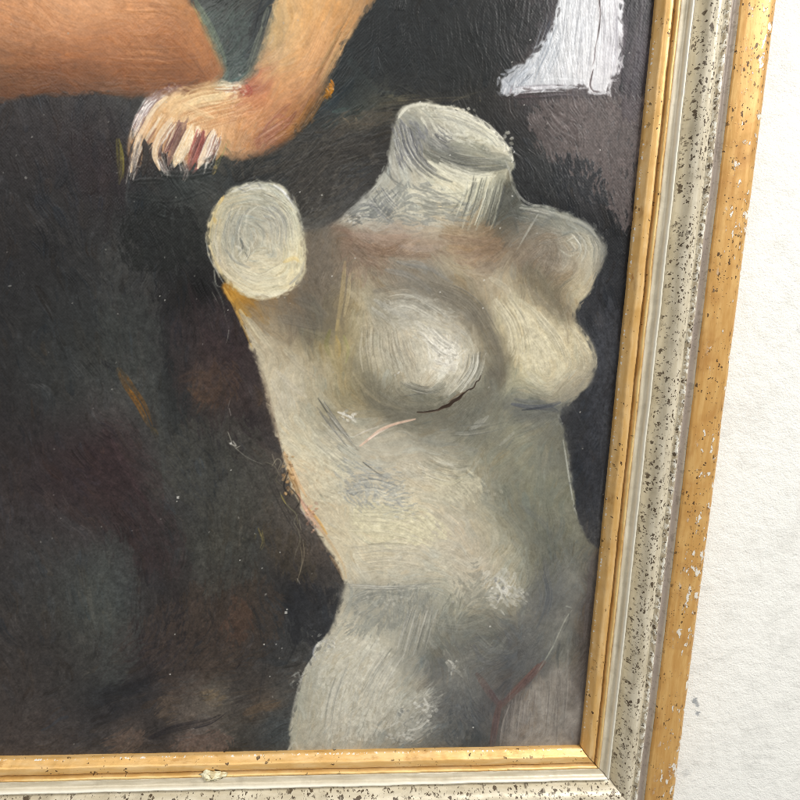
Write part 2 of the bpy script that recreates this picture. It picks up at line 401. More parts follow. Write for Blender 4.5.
TORSO = """440,115,bab8a9 460,125,b6b4a5 490,140,c6c4b0 420,118,a3a297 415,130,898a83 440,143,77787a 460,160,787971 490,163,696a63 502,143,dad7c6 430,128,a6a69d 470,145,aaa998 485,152,8c8c80 400,125,9d9d94 395,150,8f8f88 410,180,b5b3a7 380,200,a7a79d 430,200,bfbba9 450,182,cbc8b4 470,172,d1ceba 430,165,b0ae9c
360,215,adaca2 420,215,b3b1a4 460,200,b0ad9c 480,200,9f9e8c 495,200,70716a 507,190,5a5b55 500,215,6b6a61 440,225,b0ab9b 400,224,aaa79b 405,160,9b9b93 488,178,c2c0ab 505,168,a9a896
360,240,8c7767 400,242,9f8b7b 430,245,9b8b7b 470,245,948069 490,243,86725d 350,262,8d8071 330,250,847869 320,270,82766a 310,250,7c7367 315,232,6c665c 340,290,8e8575 360,285,a59b84 380,262,867768 400,260,958b7c 420,265,90897d 440,272,9a9485 460,272,a69c85 480,265,9c9081 505,255,897d6e 350,235,8e7b6b
520,225,75746d 540,220,828279 560,230,93938a 580,240,a5a395 592,252,aba797 585,270,aba491 560,260,8f8679 540,262,887b6d 530,250,867969 520,280,887f6e 545,287,837a6a 570,285,a09884 580,295,b0a890 560,302,7d7466 570,308,857b6a 600,252,807f78 590,232,84857f
500,285,aaa18d 520,300,b3ab94 510,312,bbb39b 500,332,b7af95 530,320,beb69d 550,332,c2baa0 565,327,b7ae95 580,345,b9b198 587,365,a8a18d 560,360,c3bba1 540,350,bdb69d 520,360,bbb49a 540,380,b7b19a 572,385,a39d8c 555,396,949182 530,399,85867b 515,380,aca890 510,400,8a897d 488,300,a39a86 540,404,74756f
420,285,837d71 450,290,847d70 470,308,807969 485,328,7b7466 495,350,857e6d 498,370,7c796c 485,392,7b7b71 400,290,8f897d 370,275,958c7b
400,312,a9a699 380,312,a5a295 430,320,bab6a7 440,340,cbc7b8 450,356,d8d4c6 420,340,beb9a9 470,340,aaa493 400,340,b5af9e 370,340,b4ad98 360,320,a49d88 360,360,aaa28a 380,370,aaa593 420,370,b4af9f 440,380,b6b1a1 465,370,b6b2a3 475,365,a7a495 460,395,989688 430,402,8a897c 400,392,949182 385,402,898575 420,412,7c7b70 480,350,908a7a 450,405,7c7b70
245,310,8d7c62 280,310,857967 300,302,7b7062 310,322,726e64 290,330,8b8170 255,335,b5ab94 270,352,ada48f 300,350,a0967f 320,342,878069 335,350,a89a76 340,330,a49776 345,300,a09273 330,310,8b8168 350,370,9f9578 320,370,a39b86 290,380,bab39f 280,402,b7b09e 310,400,aba591 340,400,9a927a 370,402,8d8670 390,412,837d6c 240,300,a27a3c 300,282,8a7a66 275,300,8b7860
300,440,c1bba5 330,430,a6a292 350,440,b4b0a0 380,430,a5a192 400,442,aba798 440,430,8e8c80 430,442,989588 460,442,8c8b7f 470,420,7c7c73 490,412,858477 500,440,929180 520,430,8f8f80 540,440,8b8a7d 555,442,73746c 550,470,858579 560,490,7f8072 530,480,8b8b7b 500,480,878678 480,490,9c998a 460,490,aba795 430,480,b8b2a0 400,480,bab4a3 360,480,b9b3a2 330,470,b8b3a0 310,480,c2b59c
340,510,bdb6a1 380,520,c6c0a8 420,510,c4bda7 440,530,bbb5a4 470,530,b4ad9c 490,520,a2a08f 510,510,848478 530,520,7c7d71 560,530,7d7d72 550,542,6b6d66 565,515,87877a 575,540,7d7d71 450,420,7e7d73
350,560,c2baa4 400,560,beb8a6 440,570,b7b3a3 480,570,b6af9f 500,560,aba795 510,580,a9a696 520,600,9b998b 530,572,868578 550,572,6b6d68 560,560,6a6c67 545,602,636569 560,590,67696a 577,580,76756d 587,570,6b6863 593,600,554f4d 575,612,716f6a
360,600,b6b2a3 400,600,b1ae a0""".replace('b1ae a0','b1aea0')+""" 440,600,aaa899 420,612,a6a396 460,612,a09f92 350,640,b8b4a4 380,630,bab6a6 340,680,b6b2a2 310,690,a6a496 320,720,b2ae9f 360,680,b5b1a2 380,660,bbb8aa 410,640,9b9a8e 440,630,83847c 470,640,7a7b75 450,660,84847b 455,668,a5a398 435,672,6b6d6e 430,692,a19f94 420,702,a7a599 410,720,a19f95 370,720,aba89b 360,740,a8a599 400,740,898982 430,736,797a77 440,702,6f7172
460,700,6a6c6d 470,720,5d6064 450,742,54585a 470,746,474d50 480,680,6d6e6f 480,650,72736e 510,640,6b6c6c 530,650,626468 520,670,616365 550,630,676867 500,690,5d5b5c 470,690,6e7070 490,620,807f76
520,712,7c7670 540,692,817b74 560,660,7f7d75 550,720,878179 530,740,7e7872 570,700,706b66 582,690,655f5c 588,650,5b5552 577,730,6c6662 560,745,807a74 510,740,75706c 565,632,6f706b 590,620,5a5451 300,740,a3a194 296,715,a9a798"""
STUMP = """240,195,aaa898 258,190,b0ae9e 275,192,b7b5a6 290,205,c0bda9 297,225,c6c1a8 300,250,cdc6aa 298,270,cfc6a6 285,285,cfc6aa 262,292,cbc4aa 243,288,c3bba2 228,275,b8b09a 218,262,b1aa98 212,245,bfb598 211,225,c4bb9d 220,207,b9b096 245,220,9f9e91 260,215,a6a497 240,250,a5a496 235,235,a09f94 262,240,b5b1a0 280,230,aeab9d 275,255,c5bfa8 255,268,c0baa5 285,265,cdc5a9 270,225,a9a79b"""
THIGH = """110,10,cd9465 150,5,c98e60 180,10,b68052 110,40,b47b51 150,45,a9724a 190,45,b0774c 205,60,b37a4f 120,72,9c6844 160,78,906141 200,80,8c5f42 110,88,7f5a40 100,60,a16b45 130,25,c08557 170,28,b47b50 60,20,c68d60 60,60,9f6a46 60,90,7a563e 0,20,c0875b 0,80,805a40 110,-30,d29b6c 180,-30,bd875a"""
ARM = """320,10,d19e63 300,20,d7a66c 340,20,c4905a 350,10,ba8c5a 362,5,a98258 300,50,d5a16b 320,55,ca9562 332,42,c5925c 285,62,cfa16d 310,82,b78356 290,87,d19966 270,92,d29764 250,112,cb8f60 280,112,be8356 302,105,976644 292,128,9a6b3e 272,136,8d5d42 262,146,a0704e 240,140,c59466 220,112,dbab79 200,102,e2bb8a 180,102,e1be8e 165,115,dab17e 150,130,cb9f70 210,125,daad7c 195,130,dcb789 240,127,d19b6b 230,95,cfb58c 215,90,c9ae80 246,90,a7604b 160,145,bd8f66 185,145,c99f74 210,145,c79a70 300,-30,dcaa70 350,-30,c69660 282,20,bfa06f 275,45,b59a70 330,72,a57a52 145,150,a98463"""
CLOTH = """600,40,d6d6d8 560,60,cecfd1 530,75,bcbfc3 510,85,a6a9ae 580,20,cbccd0 612,60,d2d0d3 600,80,d4d3d5 560,80,cacbce 545,45,c2c5c8 590,-30,cfd0d3 570,5,c6c8cb"""
P_TORSO = P("337,222 355,205 371,191 380,178 388,160 391,140 393,128 398,114 408,105 424,102 440,105 460,111 480,119 495,131 507,145 513,157 513,166 510,173 513,184 520,199 530,206 545,207 565,213 585,221 597,231 604,246 605,256 600,267 594,281 590,291 582,301 576,312 574,320 584,333 593,350 595,368 588,386 574,399 562,407 560,418 565,435 570,468 574,498 578,520 588,540 599,549 615,552 615,770 285,775 290,753 291,725 295,705 300,685 308,665 318,648 333,625 340,605 345,585 344,578 335,560 322,540 310,520 297,501 288,479 284,456 276,430 268,400 262,375 254,352 245,330 233,306 222,287 235,280 260,285 290,275 303,250 302,233 318,229")
P_STUMP = P("228,192 240,185 258,181 276,184 290,196 299,215 304,240 305,262 300,281 285,293 262,298 243,295 228,283 216,268 209,251 207,235 211,215 219,202")
P_THIGH = P("-80,-60 175,-60 188,-5 200,18 211,40 220,58 222,71 214,82 196,88 170,91 140,95 100,93 40,95 -80,95")
P_ARM = P("300,-60 278,-2 270,25 263,50 255,73 244,83 215,83 190,88 167,91 151,97 141,110 134,125 130,148 136,165 150,163 158,158 166,166 176,158 186,168 197,160 208,160 218,152 232,158 255,156 280,146 297,131 310,110 325,80 340,51 355,26 374,-2 400,-60")
P_CLOTH = P("572,-60 561,-5 555,20 545,40 526,60 510,72 500,79 500,94 512,93 530,90 560,87 588,88 590,93 607,93 610,82 617,75 621,55 620,25 622,-5 622,-60")
A_BG = "120,200,80 180,200,60 150,300,95 110,400,70 200,400,100 240,350,65 160,500,50 110,480,60 230,500,80 200,600,95 110,600,80 150,700,150 250,700,160 200,740,170 300,600,70 300,160,150 340,150,155 400,50,95 460,40,90 350,80,120 600,150,85 560,170,60 640,60,95 600,300,80 590,450,88 240,40,120 225,70,130 380,112,175"
A_TORSO = """420,110,20 460,125,30 495,140,45 440,150,20 480,162,10 400,140,65 395,165,70 410,175,55 370,205,135 390,205,120 430,200,10 450,185,20 480,195,110 500,195,115 420,222,5 360,240,10 430,245,5 330,265,100 345,300,95 330,340,100 480,250,150 520,225,150 560,225,20 590,245,60 590,270,100 560,270,120 540,270,100 520,300,60 500,330,70 550,330,40 580,350,70 570,385,140 540,350,65 530,395,5
400,285,20 450,290,40 485,330,70 497,365,95 480,395,130 400,310,10 370,310,60 365,350,95 380,380,70 410,405,10 440,345,30 450,370,110 420,360,100 465,380,125 280,310,50 255,330,60 300,350,70 290,390,80 310,420,50 340,430,45 380,430,170 430,435,170 480,430,120 520,440,130 550,470,95 330,480,30 380,480,20 430,490,10 380,520,165 330,520,60 440,530,40 500,520,60 540,520,70 560,540,80
350,560,60 400,560,0 450,570,20 500,570,120 550,580,110 360,610,125 400,620,105 420,620,100 350,650,115 320,700,100 380,660,115 420,690,130 370,730,95 430,720,150 450,660,60 480,650,150 500,640,30 520,670,120 540,640,115 460,720,60 540,690,100 550,730,95 570,700,92 585,620,85"""
A_STUMP = "258,186,5 285,200,45 300,235,80 300,270,105 270,293,170 235,285,35 212,250,80 213,215,110 235,193,160 258,215,10 280,240,85 262,262,175 238,240,95"
A_SKIN = "110,10,10 150,45,15 190,60,30 110,80,5 215,55,70 330,20,110 300,60,112 280,90,130 250,110,150 200,110,160 170,110,120 160,140,105 195,140,110 220,140,120 270,130,150"
A_CLOTH = "590,40,85 560,60,70 520,80,100 600,80,90 612,40,92"
BG_STROKES = [
 ("372,112 410,106 450,101 500,95",2.2,"19191a",.7), ("380,104 430,100 470,98",2,"4c4639",.5), ("500,98 550,97 612,96",1.8,"2a2526",.7), ("520,104 570,100 612,100",3,"5a5150",.4),
 ("108,110 116,150 112,200 104,240",4,"1d191b",.6), ("150,190 140,240 135,300 128,350",5,"1e1f1f",.5), ("170,200 176,260 168,320",6,"1a1a1a",.5), ("120,250 112,310 118,360",5,"3a3d3c",.5), ("190,285 205,330 230,370 250,410",5,"2a2122",.6), ("215,300 232,340 246,372",3,"43383a",.5), ("160,330 172,380 176,440",5,"202122",.55), ("140,350 160,420 166,490",4,"424441",.5), ("104,430 124,470 150,520 175,548",5,"2a2022",.55), ("112,440 138,490 165,530",3,"4c3c3e",.45), ("205,420 212,480 206,540",5,"232423",.5), ("225,440 236,500 230,560",4,"44453f",.45), ("104,560 110,610 106,660",6,"484b48",.5), ("140,560 136,620 150,680",5,"211d1e",.5), ("175,590 185,640 200,670",5,"292425",.5), ("120,690 170,672 220,668",5,"232122",.5), ("250,600 262,650 258,700",5,"262627",.5), ("285,600 296,630 282,668",5,"202123",.5), ("265,470 290,520 320,560",4,"2b2a28",.5), ("240,180 260,172 300,164 340,142",3.5,"22211f",.6), ("130,195 170,200 205,190",4,"1f2221",.6), ("390,20 430,60 470,80",6,"1b1e1f",.4), ("350,60 372,90 400,96",5,"2d3534",.45), ("330,30 345,0",5,"26302f",.5), ("425,-5 450,30 490,50",5,"2a2d2c",.4), ("520,165 535,190 560,200",4,"222324",.5), ("585,440 590,490 596,535",4,"25272b",.5), ("606,310 600,360 602,390",4,"3b3d43",.45), ("620,240 612,290 606,330",4,"202226",.5),
 ("119,370 130,388 141,405 150,425",5,"6e4a20",.8), ("126,385 138,404 146,418",2.5,"7d531f",.8), ("152,428 157,436",3,"50452f",.6),
 ("103,362 112,368 117,372",3,"17181b",.9),
 ("180,380 195,375 212,378",5,"4a3a2f",.45), ("195,395 210,392 222,388",4,"4d3b30",.45), ("188,388 200,398 212,400",3,"5a4433",.5),
 ("207,691 214,696 220,692",6,"665a4a",.55), ("205,700 216,704 222,696",4,"62574a",.5), ("160,698 166,706 172,716",5,"52473e",.5),
 ("245,714 258,708 275,702",5,"604f3e",.55), ("180,744 195,740 210,738",4,"66544a",.6), ("192,748 202,742 214,742",2.5,"6e5b50",.5), ("120,738 132,733 142,734",4,"635146",.55), ("104,746 112,741 118,742",3,"4f4a47",.6),
 ("150,738 175,728 205,722 220,716",4,"232124",.7), ("195,728 212,722 226,712",2,"262427",.7), ("105,690 125,685 150,690",6,"262629",.5),
 ("232,660 238,650 240,642",2,"6b6a62",.6), ("225,640 236,655",2.5,"221f21",.7), ("236,668 242,655",2.5,"1f1d1f",.7),
 ("240,605 248,612 254,618",4,"5a4634",.45), ("236,624 244,622",4,"4f3d31",.5),
 ("258,528 262,540 260,548",1.2,"7d7247",.8), ("262,530 264,544 259,552",1,"6a613f",.8), ("256,534 254,540",1,"6d6542",.7), ("243,538 248,542",1.4,"5d573b",.6),
 ("226,360 240,350 250,345",5,"332627",.5), ("205,330 215,340 225,352",4,"3f3031",.4),
 ("118,140 121,160 121,180",3.2,"7b722c",.6), ("121,145 122,165 119,184",1.6,"8d8236",.55), ("117,150 116,170",1.2,"5b5524",.6),
 ("132,160 128,185 126,200 130,215",1.2,"4f5452",.5), ("155,212 165,216 180,220 198,220",.8,"454a48",.8), ("155,222 158,214 163,208",.8,"4b504d",.7), ("163,206 158,218 168,224",1.5,"171918",.7), ("170,210 185,208 195,214",1.5,"191b1a",.7), ("150,225 170,238 190,240",2,"1a1c1b",.5), ("130,250 150,252 170,258",1.5,"3a3c3a",.5),
 ("200,18 212,36 222,58 224,72",2.8,"7f8a72",.75), ("212,80 224,74 230,66",2.2,"5a6860",.6), ("230,82 240,78 250,70",2,"56706c",.6),
 ("262,28 254,52 246,78",2.4,"8b8f7c",.6), ("268,8 262,30",2.2,"7d8170",.6), ("258,14 252,36",1.6,"1c2124",.8), ("262,0 256,20",1.2,"20262a",.8),
 ("333,112 345,110 358,114",2,"46615b",.6), ("326,98 332,108",1.6,"3c524d",.6),
 ("343,118 348,122 350,128",1,"9a8667",.8), ("356,118 358,128",1,"a08868",.7), ("362,124 372,124 382,125",1.1,"a8846a",.8), ("350,124 362,122",1,"7e6b55",.7),
 ("388,96 400,98 420,96",2.4,"545040",.55), ("398,100 410,99",1.6,"5f5844",.5), ("455,100 475,92 492,88",1.5,"55503f",.55),
 ("345,160 325,168 305,180",4,"45403a",.5), ("300,196 320,185 350,165",4,"302f2c",.5), ("330,200 350,190 372,172",5,"3d3d3d",.5),
 ("312,220 328,205 345,195",3,"32322f",.5),
 ("318,188 322,194",1.2,"6b685f",.7), ("300,190 310,204 318,214",3,"6d6b63",.35), ("296,186 306,192",2,"59574f",.4),
 ("213,282 222,300 226,318 230,330",.8,"77776f",.7), ("229,330 228,338 226,344",.8,"7d7c73",.7), ("214,270 216,284 221,287",1,"8d8d82",.7),
 ("212,292 218,304",.7,"8b8a80",.6), ("207,340 202,360",4,"2e2324",.4),
 ("560,110 590,122 615,120",6,"5a5250",.35), ("600,140 612,170 618,190",6,"5b5352",.35), ("565,150 580,150",3,"605449",.35),
 ("560,160 575,172 572,190",5,"242628",.5), ("590,180 598,172 592,165",3,"2a2b2d",.5), ("608,152 613,160 616,168",1.2,"6d6865",.7), ("612,190 606,202 618,205",4,"1c1e21",.5), ("600,200 606,196",2,"56524f",.5),
 ("575,180 585,190",1.3,"4a4a4a",.6), ("548,196 556,184 562,178",1.6,"4e4f4e",.5), ("545,150 535,165",2,"3d3e3d",.5),
 ("634,-20 632,20 626,60 622,90",4,"17181d",.8), ("645,-20 642,30 636,70 630,110",3,"3f3b43",.55), ("622,85 622,92",3,"18191c",.8),
 ("648,20 640,90 634,150",2.5,"33292e",.5), ("516,96 530,94 545,95",3,"5a4a4e",.6), ("520,102 535,100 548,102",3,"403839",.5), ("540,96 560,94 580,95",1.8,"6b6468",.6),
 ("568,396 580,420 590,440 592,448",.7,"74767a",.35), ("606,400 602,430 600,460",1.2,"4b4d51",.5), ("603,470 600,500 597,530",1.4,"55575a",.5), ("599,520 597,548",1.6,"606264",.5), ("605,500 601,540",1.6,"4a494b",.6),
 ("575,515 574,524 578,532 584,534",1.4,"83857c",.7), ("580,525 586,536",1.2,"6b6d69",.6),
 ("587,380 592,374",1.5,"44464a",.5),
]
TORSO_STROKES = [
 # neck cut: bright rim, dark slot, bristle arcs
 ("398,118 408,107 424,104 440,107 458,113",1.8,"d7d4c3",.85), ("452,110 470,117 485,124 497,135 508,149 513,160",2.2,"dedbca",.9), ("470,126 485,132 496,142 504,152",3,"c9c6b2",.6),
 ("424,152 440,160 460,165 480,168 505,166",4.5,"66675f",.7), ("432,148 450,155 475,160 500,162",3,"75766e",.6), ("448,146 470,150 495,156",1.6,"8f8f83",.6), ("455,153 480,158 503,158",1.2,"a5a497",.6), ("440,158 465,166 490,170 508,168",1.4,"56574f",.7),
 ("435,134 440,140 446,143",1.2,"4b4c4d",.8), ("441,132 446,139 450,142",1,"50514f",.8), ("430,138 436,143",1.1,"58595a",.7), ("450,131 453,138",1,"5b5b57",.7), ("447,129 452,135",1,"c9c8bd",.7), ("438,130 444,136",1,"bcbbb0",.7), ("460,130 466,138 470,140",1,"66665f",.7),
 ("408,122 418,128 425,138 440,150",4,"83847e",.5), ("412,128 422,136",3,"70716d",.5),
 ("405,130 412,150 424,165 438,176 452,182",1.5,"5f605c",.7), ("400,135 406,152 418,168 432,178",1.2,"6b6c67",.7), ("396,140 400,156 412,172",1.2,"62635f",.65), ("408,128 418,148 432,164 450,178",1.3,"c3c1b3",.6), ("402,142 412,160 424,172",1,"bdbcb1",.6), ("394,150 398,164 404,174",1,"b7b6ac",.6),
 ("428,162 440,170 455,178 470,182",3,"d3d0bb",.75), ("440,164 455,172 472,176",3,"dad7c3",.7), ("455,176 475,178 495,176",2.4,"d0cdb8",.65),
 ("388,164 392,178 404,186",1.1,"686965",.6), ("386,172 396,184 408,190",1,"6e6f6a",.6),
 ("372,196 378,206 386,214",1.2,"7d7e79",.5), ("376,190 384,202 392,210",1.1,"73746f",.5), ("368,202 374,212 380,220",1,"7a7b76",.5), ("384,192 388,204 396,212",1,"797a75",.5), ("395,196 398,210",1,"7e7f79",.5), ("404,198 406,212",1,"85857d",.45),
 ("345,214 358,204 370,194 382,180",1.4,"c3c2b8",.7), ("340,221 352,212 362,206",1.3,"cac8bd",.7), ("346,222 354,218 360,214",1,"575854",.7), ("352,226 360,222 364,216",1,"60615c",.6), ("350,222 357,218",.9,"d2d0c4",.7),
 ("478,176 472,196 466,214 462,228",2,"d2d0bb",.6), ("486,178 480,196 474,214 468,230",2,"c3c2ad",.6), ("494,178 488,196 482,214 476,230",1.6,"b0af9c",.6), ("482,178 476,198 470,218",.9,"5e5f56",.7), ("490,182 484,202 477,222",1,"55564e",.7), ("498,184 492,204 486,226",1.2,"4e4f49",.7), ("504,188 498,208 494,228",1.6,"585952",.6), ("500,180 496,200",.9,"a9a895",.6), ("496,216 490,230",.9,"a6a594",.6), ("492,212 488,228",1,"8f8e7f",.6),
 ("455,208 462,198 470,188",1.2,"6b6b60",.5), ("450,214 458,204",1,"7a796d",.5), ("440,208 455,206 468,204",1.2,"84826f",.5), ("444,216 458,214 466,212",1,"7a7868",.5),
 ("437,204 441,206",2,"dcc79c",.8),
 ("505,160 510,172 513,186 520,200",1.4,"a5a59a",.6), ("516,190 522,199 532,205 548,207 568,213",1.2,"b6b6ab",.8), ("508,200 514,216 518,232",2.2,"5a5a54",.5),
 # collar zone: brown glaze and clavicle
 ("350,234 380,238 410,236",3,"a18c7c",.5), ("358,244 380,252 400,254 430,256",3,"7e6a59",.5), ("352,238 362,246 370,256",4,"80705f",.4), ("400,246 425,249 445,244",3,"a6968a",.5), ("440,236 470,240 500,240",3,"8b755f",.5), ("458,252 470,256 480,250",3,"93806f",.4), ("468,240 492,246 505,250",3,"7a6752",.45),
 ("330,226 345,230 352,240",3,"7b6455",.5), ("398,262 430,268 452,282",3,"8a8984",.5), ("386,270 410,276 430,290",3,"888680",.5),
 ("360,268 368,280 374,290",3,"aaa08a",.5),
 # right arm stump
 ("520,208 535,210 560,216 585,226 598,240 602,254",1.6,"b1b1a6",.55), ("538,214 530,228 520,244",1,"b7b6ab",.6), ("532,222 524,238 516,252",1,"a9a79a",.5), ("544,222 552,216 562,220",2,"6b6c66",.5), ("530,214 540,226 550,220",2,"6f706a",.45),
 ("562,236 572,232 580,240 578,250 568,252",1.3,"6f716a",.55), ("566,242 574,238 580,246",1,"c0beb0",.5), ("560,250 570,256 582,250",1,"bbb8a7",.5), ("588,236 592,252 590,268 584,284",2.4,"b5b09d",.55), ("596,240 601,250 600,262",1.5,"75766f",.7), ("603,246 604,256 600,264",.9,"a9aba6",.7), ("596,272 590,284 584,296",1,"b9b3a0",.6), ("574,222 586,228 596,238",1.2,"7b7d78",.6),
 ("536,270 545,284 552,298 560,306",3,"76705f",.5), ("546,262 556,270 566,272",2.4,"857c6c",.4), ("524,284 540,300 556,314 568,318",2.4,"8c8270",.5), ("572,300 566,310 560,316",2,"8c8473",.5),
 # right chest planes
 ("490,278 505,288 512,300",3,"b9b19b",.55), ("496,300 506,316 510,335 508,350",2.6,"c9c1a8",.6), ("508,296 524,318 532,345 534,370",2.6,"c6bea4",.55), ("520,300 540,318 556,340 566,362",3,"c9c2a8",.55), ("515,310 524,330 526,352",1.4,"9b947e",.5), ("540,320 556,345 562,370",1.3,"a49d88",.45), ("568,326 582,342 590,362",2,"b7af97",.55), ("575,325 588,340 594,358",1.4,"8f8977",.6), ("580,385 590,372 593,358",1.6,"8a8577",.6), ("556,400 572,394 584,382",2,"918c7d",.55), ("528,372 540,386 556,390",3,"c3bca5",.5),
 ("512,404 530,407 548,406 560,402",2.4,"565960",.7), ("522,410 540,408 552,405",1.3,"33363c",.8), ("515,399 530,402 545,401",2,"6b6c69",.6), ("535,408 550,408 558,412",2.5,"4c4f54",.5),
 # left breast
 ("375,292 400,286 430,284 455,292 475,308 490,330 498,352 498,376",4,"7a7467",.45), ("430,282 460,294 482,316 496,342",2,"71695b",.5), ("470,304 488,326 500,352 502,376",2,"736d5e",.5), ("498,300 505,322 508,350",2,"a69e88",.4),
 ("375,300 390,310 408,318",3,"aeada3",.5), ("372,308 388,320 400,330",2,"b3b1a5",.5), ("405,298 415,296 430,304 445,316",2.4,"b7b4a8",.6), ("400,306 420,310 440,324",2.4,"bdbaad",.55), ("420,300 440,312 458,328",1.6,"aaa698",.5),
 ("368,330 366,350 370,375",1,"7f7a68",.55), ("374,328 373,348 378,372",1,"867f6d",.55), ("380,330 380,350 386,374",.9,"8a8472",.5), ("388,332 390,352 396,376",.9,"857f6f",.5), ("396,330 400,350 408,374",.9,"8b8575",.5), ("362,332 360,352 363,372",1.2,"c1b9a3",.5), ("371,330 370,352 374,374",1.2,"c6bfab",.5), ("384,332 385,352 391,374",1.1,"c4bdaa",.5), ("392,332 395,352 402,374",1.1,"c9c2b0",.5),
 ("416,322 432,334 448,346",3,"cfcbbd",.6), ("420,332 440,346 455,354",2.6,"d9d5c8",.6), ("438,352 450,350 458,358",3.5,"e2dfd2",.75), ("434,360 446,364 456,362",2.6,"dedacd",.7), ("440,340 448,348",2.2,"dcd8ca",.6), ("432,368 444,372 452,368",1.8,"d6d2c4",.55), ("438,356 444,360",1,"6f6d66",.6), ("447,354 452,362",.9,"8c8a80",.6),
 ("478,352 476,370 466,388 452,400",1,"c9c5b6",.6), ("472,352 470,368 460,384 448,396",1,"c6c2b3",.6), ("466,356 463,370 455,382",1,"cac6b8",.55), ("475,354 473,370 463,387",.8,"706e64",.6), ("469,354 466,369 457,383",.8,"77756a",.55), ("480,360 476,378 464,394",1.2,"8b897d",.5),
 ("400,382 420,390 440,390 455,386",1.2,"7d7b70",.5), ("404,396 420,394 440,392",.9,"66655d",.6), ("380,392 400,404 425,406",2.6,"807d6f",.5), ("362,384 380,400 400,408",3,"8a836e",.5), ("352,372 365,390 380,402",2,"a3987c",.45),
 # flank under the arm
 ("224,288 234,306 244,328 252,348",1.6,"c59a4c",.75), ("232,292 240,306 250,316",4,"b8862f",.6), ("228,288 238,296 252,304",3,"c4933f",.5), ("240,310 248,324 258,338",2.2,"c9bd9b",.6), ("248,318 260,334 272,350",3,"c2b99f",.6), ("244,326 256,346 266,370",2.4,"bcb39c",.55),
 ("262,302 285,306 305,312",4,"7b6f5e",.5), ("280,318 300,322 318,326",5,"736c5f",.5), ("296,300 312,306 326,316",5,"6f6a60",.45), ("310,296 318,310 320,330",4,"6a675c",.4), ("300,330 318,336 330,344",4,"7f7a66",.4),
 ("345,262 343,285 340,310 336,330",2.2,"b39f74",.55), ("350,274 348,296 344,316",1.8,"bcab83",.5), ("338,320 337,340 336,356",2.2,"aa9868",.35), ("336,336 340,348 338,358",1.4,"b69b5c",.4), ("330,330 326,345 330,356",2.2,"7a7748",.5), ("344,336 348,350 346,362",2,"9a9a62",.45), ("348,290 358,300 366,312",2.6,"b2a68b",.5), ("352,310 356,325 358,345",2.2,"a79d7f",.5),
 ("278,372 292,386 306,396",3,"c2bba9",.5), ("272,380 282,404 290,430",2.6,"bfb8a4",.55), ("284,350 300,366 316,378",3,"b0a791",.45), ("262,372 268,395 276,425",2.2,"8b7b64",.55), ("265,390 273,418 281,446",1.6,"6d5a49",.55),
 # belly marks: scratches, pink stroke, blue dabs
 ("318,398 330,416 344,434 358,450",1,"55544e",.85), ("324,402 338,422 352,442",.8,"5e5d56",.8), ("322,400 336,420 350,440 356,448",.7,"c9c6ba",.7), ("363,462 376,472 388,479",.9,"4a4946",.9), ("337,446 342,452",1.2,"6d6c66",.7),
 ("338,412 348,416 356,422",1.4,"e4e1d6",.8), ("345,414 352,418",1,"f0ede2",.8), ("355,436 368,430 378,427",.9,"cfc8bb",.7),
 ("360,446 370,438 380,430 394,424 415,419",1.5,"dcbfa8",.9), ("368,440 378,433 388,428",1,"f2dccb",.9), ("382,430 398,423 416,419",.9,"c9a893",.8),
 ("344,488 352,494 358,492",1.4,"6a6e72",.5), ("338,492 350,490 362,480",1,"7f8284",.5), ("368,478 380,480",1,"75787a",.55), ("380,484 392,490",.9,"7c7e7e",.5), ("396,500 404,508",1.1,"75757a",.5), ("370,502 374,508",1.1,"7f7f7a",.5), ("320,494 324,500",1.3,"7c8073",.5), ("380,470 395,476 408,474",1,"858884",.4), ("350,478 365,486 378,492",1,"8f918c",.4),
 ("360,512 385,520 410,530 430,540",3,"cdc5a8",.5), ("355,530 385,528 415,535",2.6,"c9c2a6",.5), ("340,500 360,508 375,520",2.4,"c6c0a9",.45), ("400,516 425,524 445,520",2.4,"c7c0a8",.45), ("345,545 380,550 420,548",2.2,"c0b9a4",.4), ("435,480 450,484 462,478",2,"cfc7a7",.5), ("415,470 425,480 440,474",1.8,"c2bba8",.45), ("302,440 316,452 324,470",2.6,"c5c0aa",.5), ("312,430 322,446 335,458",1.6,"cac5b0",.45),
 ("416,460 424,470 421,480",1.4,"c6c3b5",.5), ("448,464 458,470 468,468",1.4,"cfcab8",.5), ("442,462 454,466",1,"d8d4c6",.5),
 # left contour, orange and pink edges
 ("284,452 290,470 297,484",2,"b98c5c",.7), ("290,462 298,482 306,496",1.8,"d0a678",.65), ("288,470 296,486 300,500",2.4,"8c6337",.65), ("298,494 306,510 316,524 326,536",1.5,"cf9f86",.8), ("308,508 318,520 327,534",1.5,"d6a35a",.65), ("302,500 312,514 322,528",.9,"9e6f66",.7), ("300,508 310,522 320,534",.8,"c0b3b6",.6), ("320,528 332,546 342,564 346,578",2,"c4a982",.6), ("330,556 338,568 344,580",1.6,"b08d64",.55),
 ("280,440 285,460 292,474",1.2,"d0c6ab",.6),
 # hip seam and lower belly
 ("344,584 365,585 390,587 415,585 440,583",1.2,"8b8b82",.55), ("348,588 372,588 398,590 430,587",1,"c8c5b7",.6), ("348,583 352,594 346,610 336,626",1.6,"8d8f88",.5), ("352,586 350,604 342,624 328,646",2,"a5a69b",.5), ("396,588 402,592",1,"d6d3c7",.6),
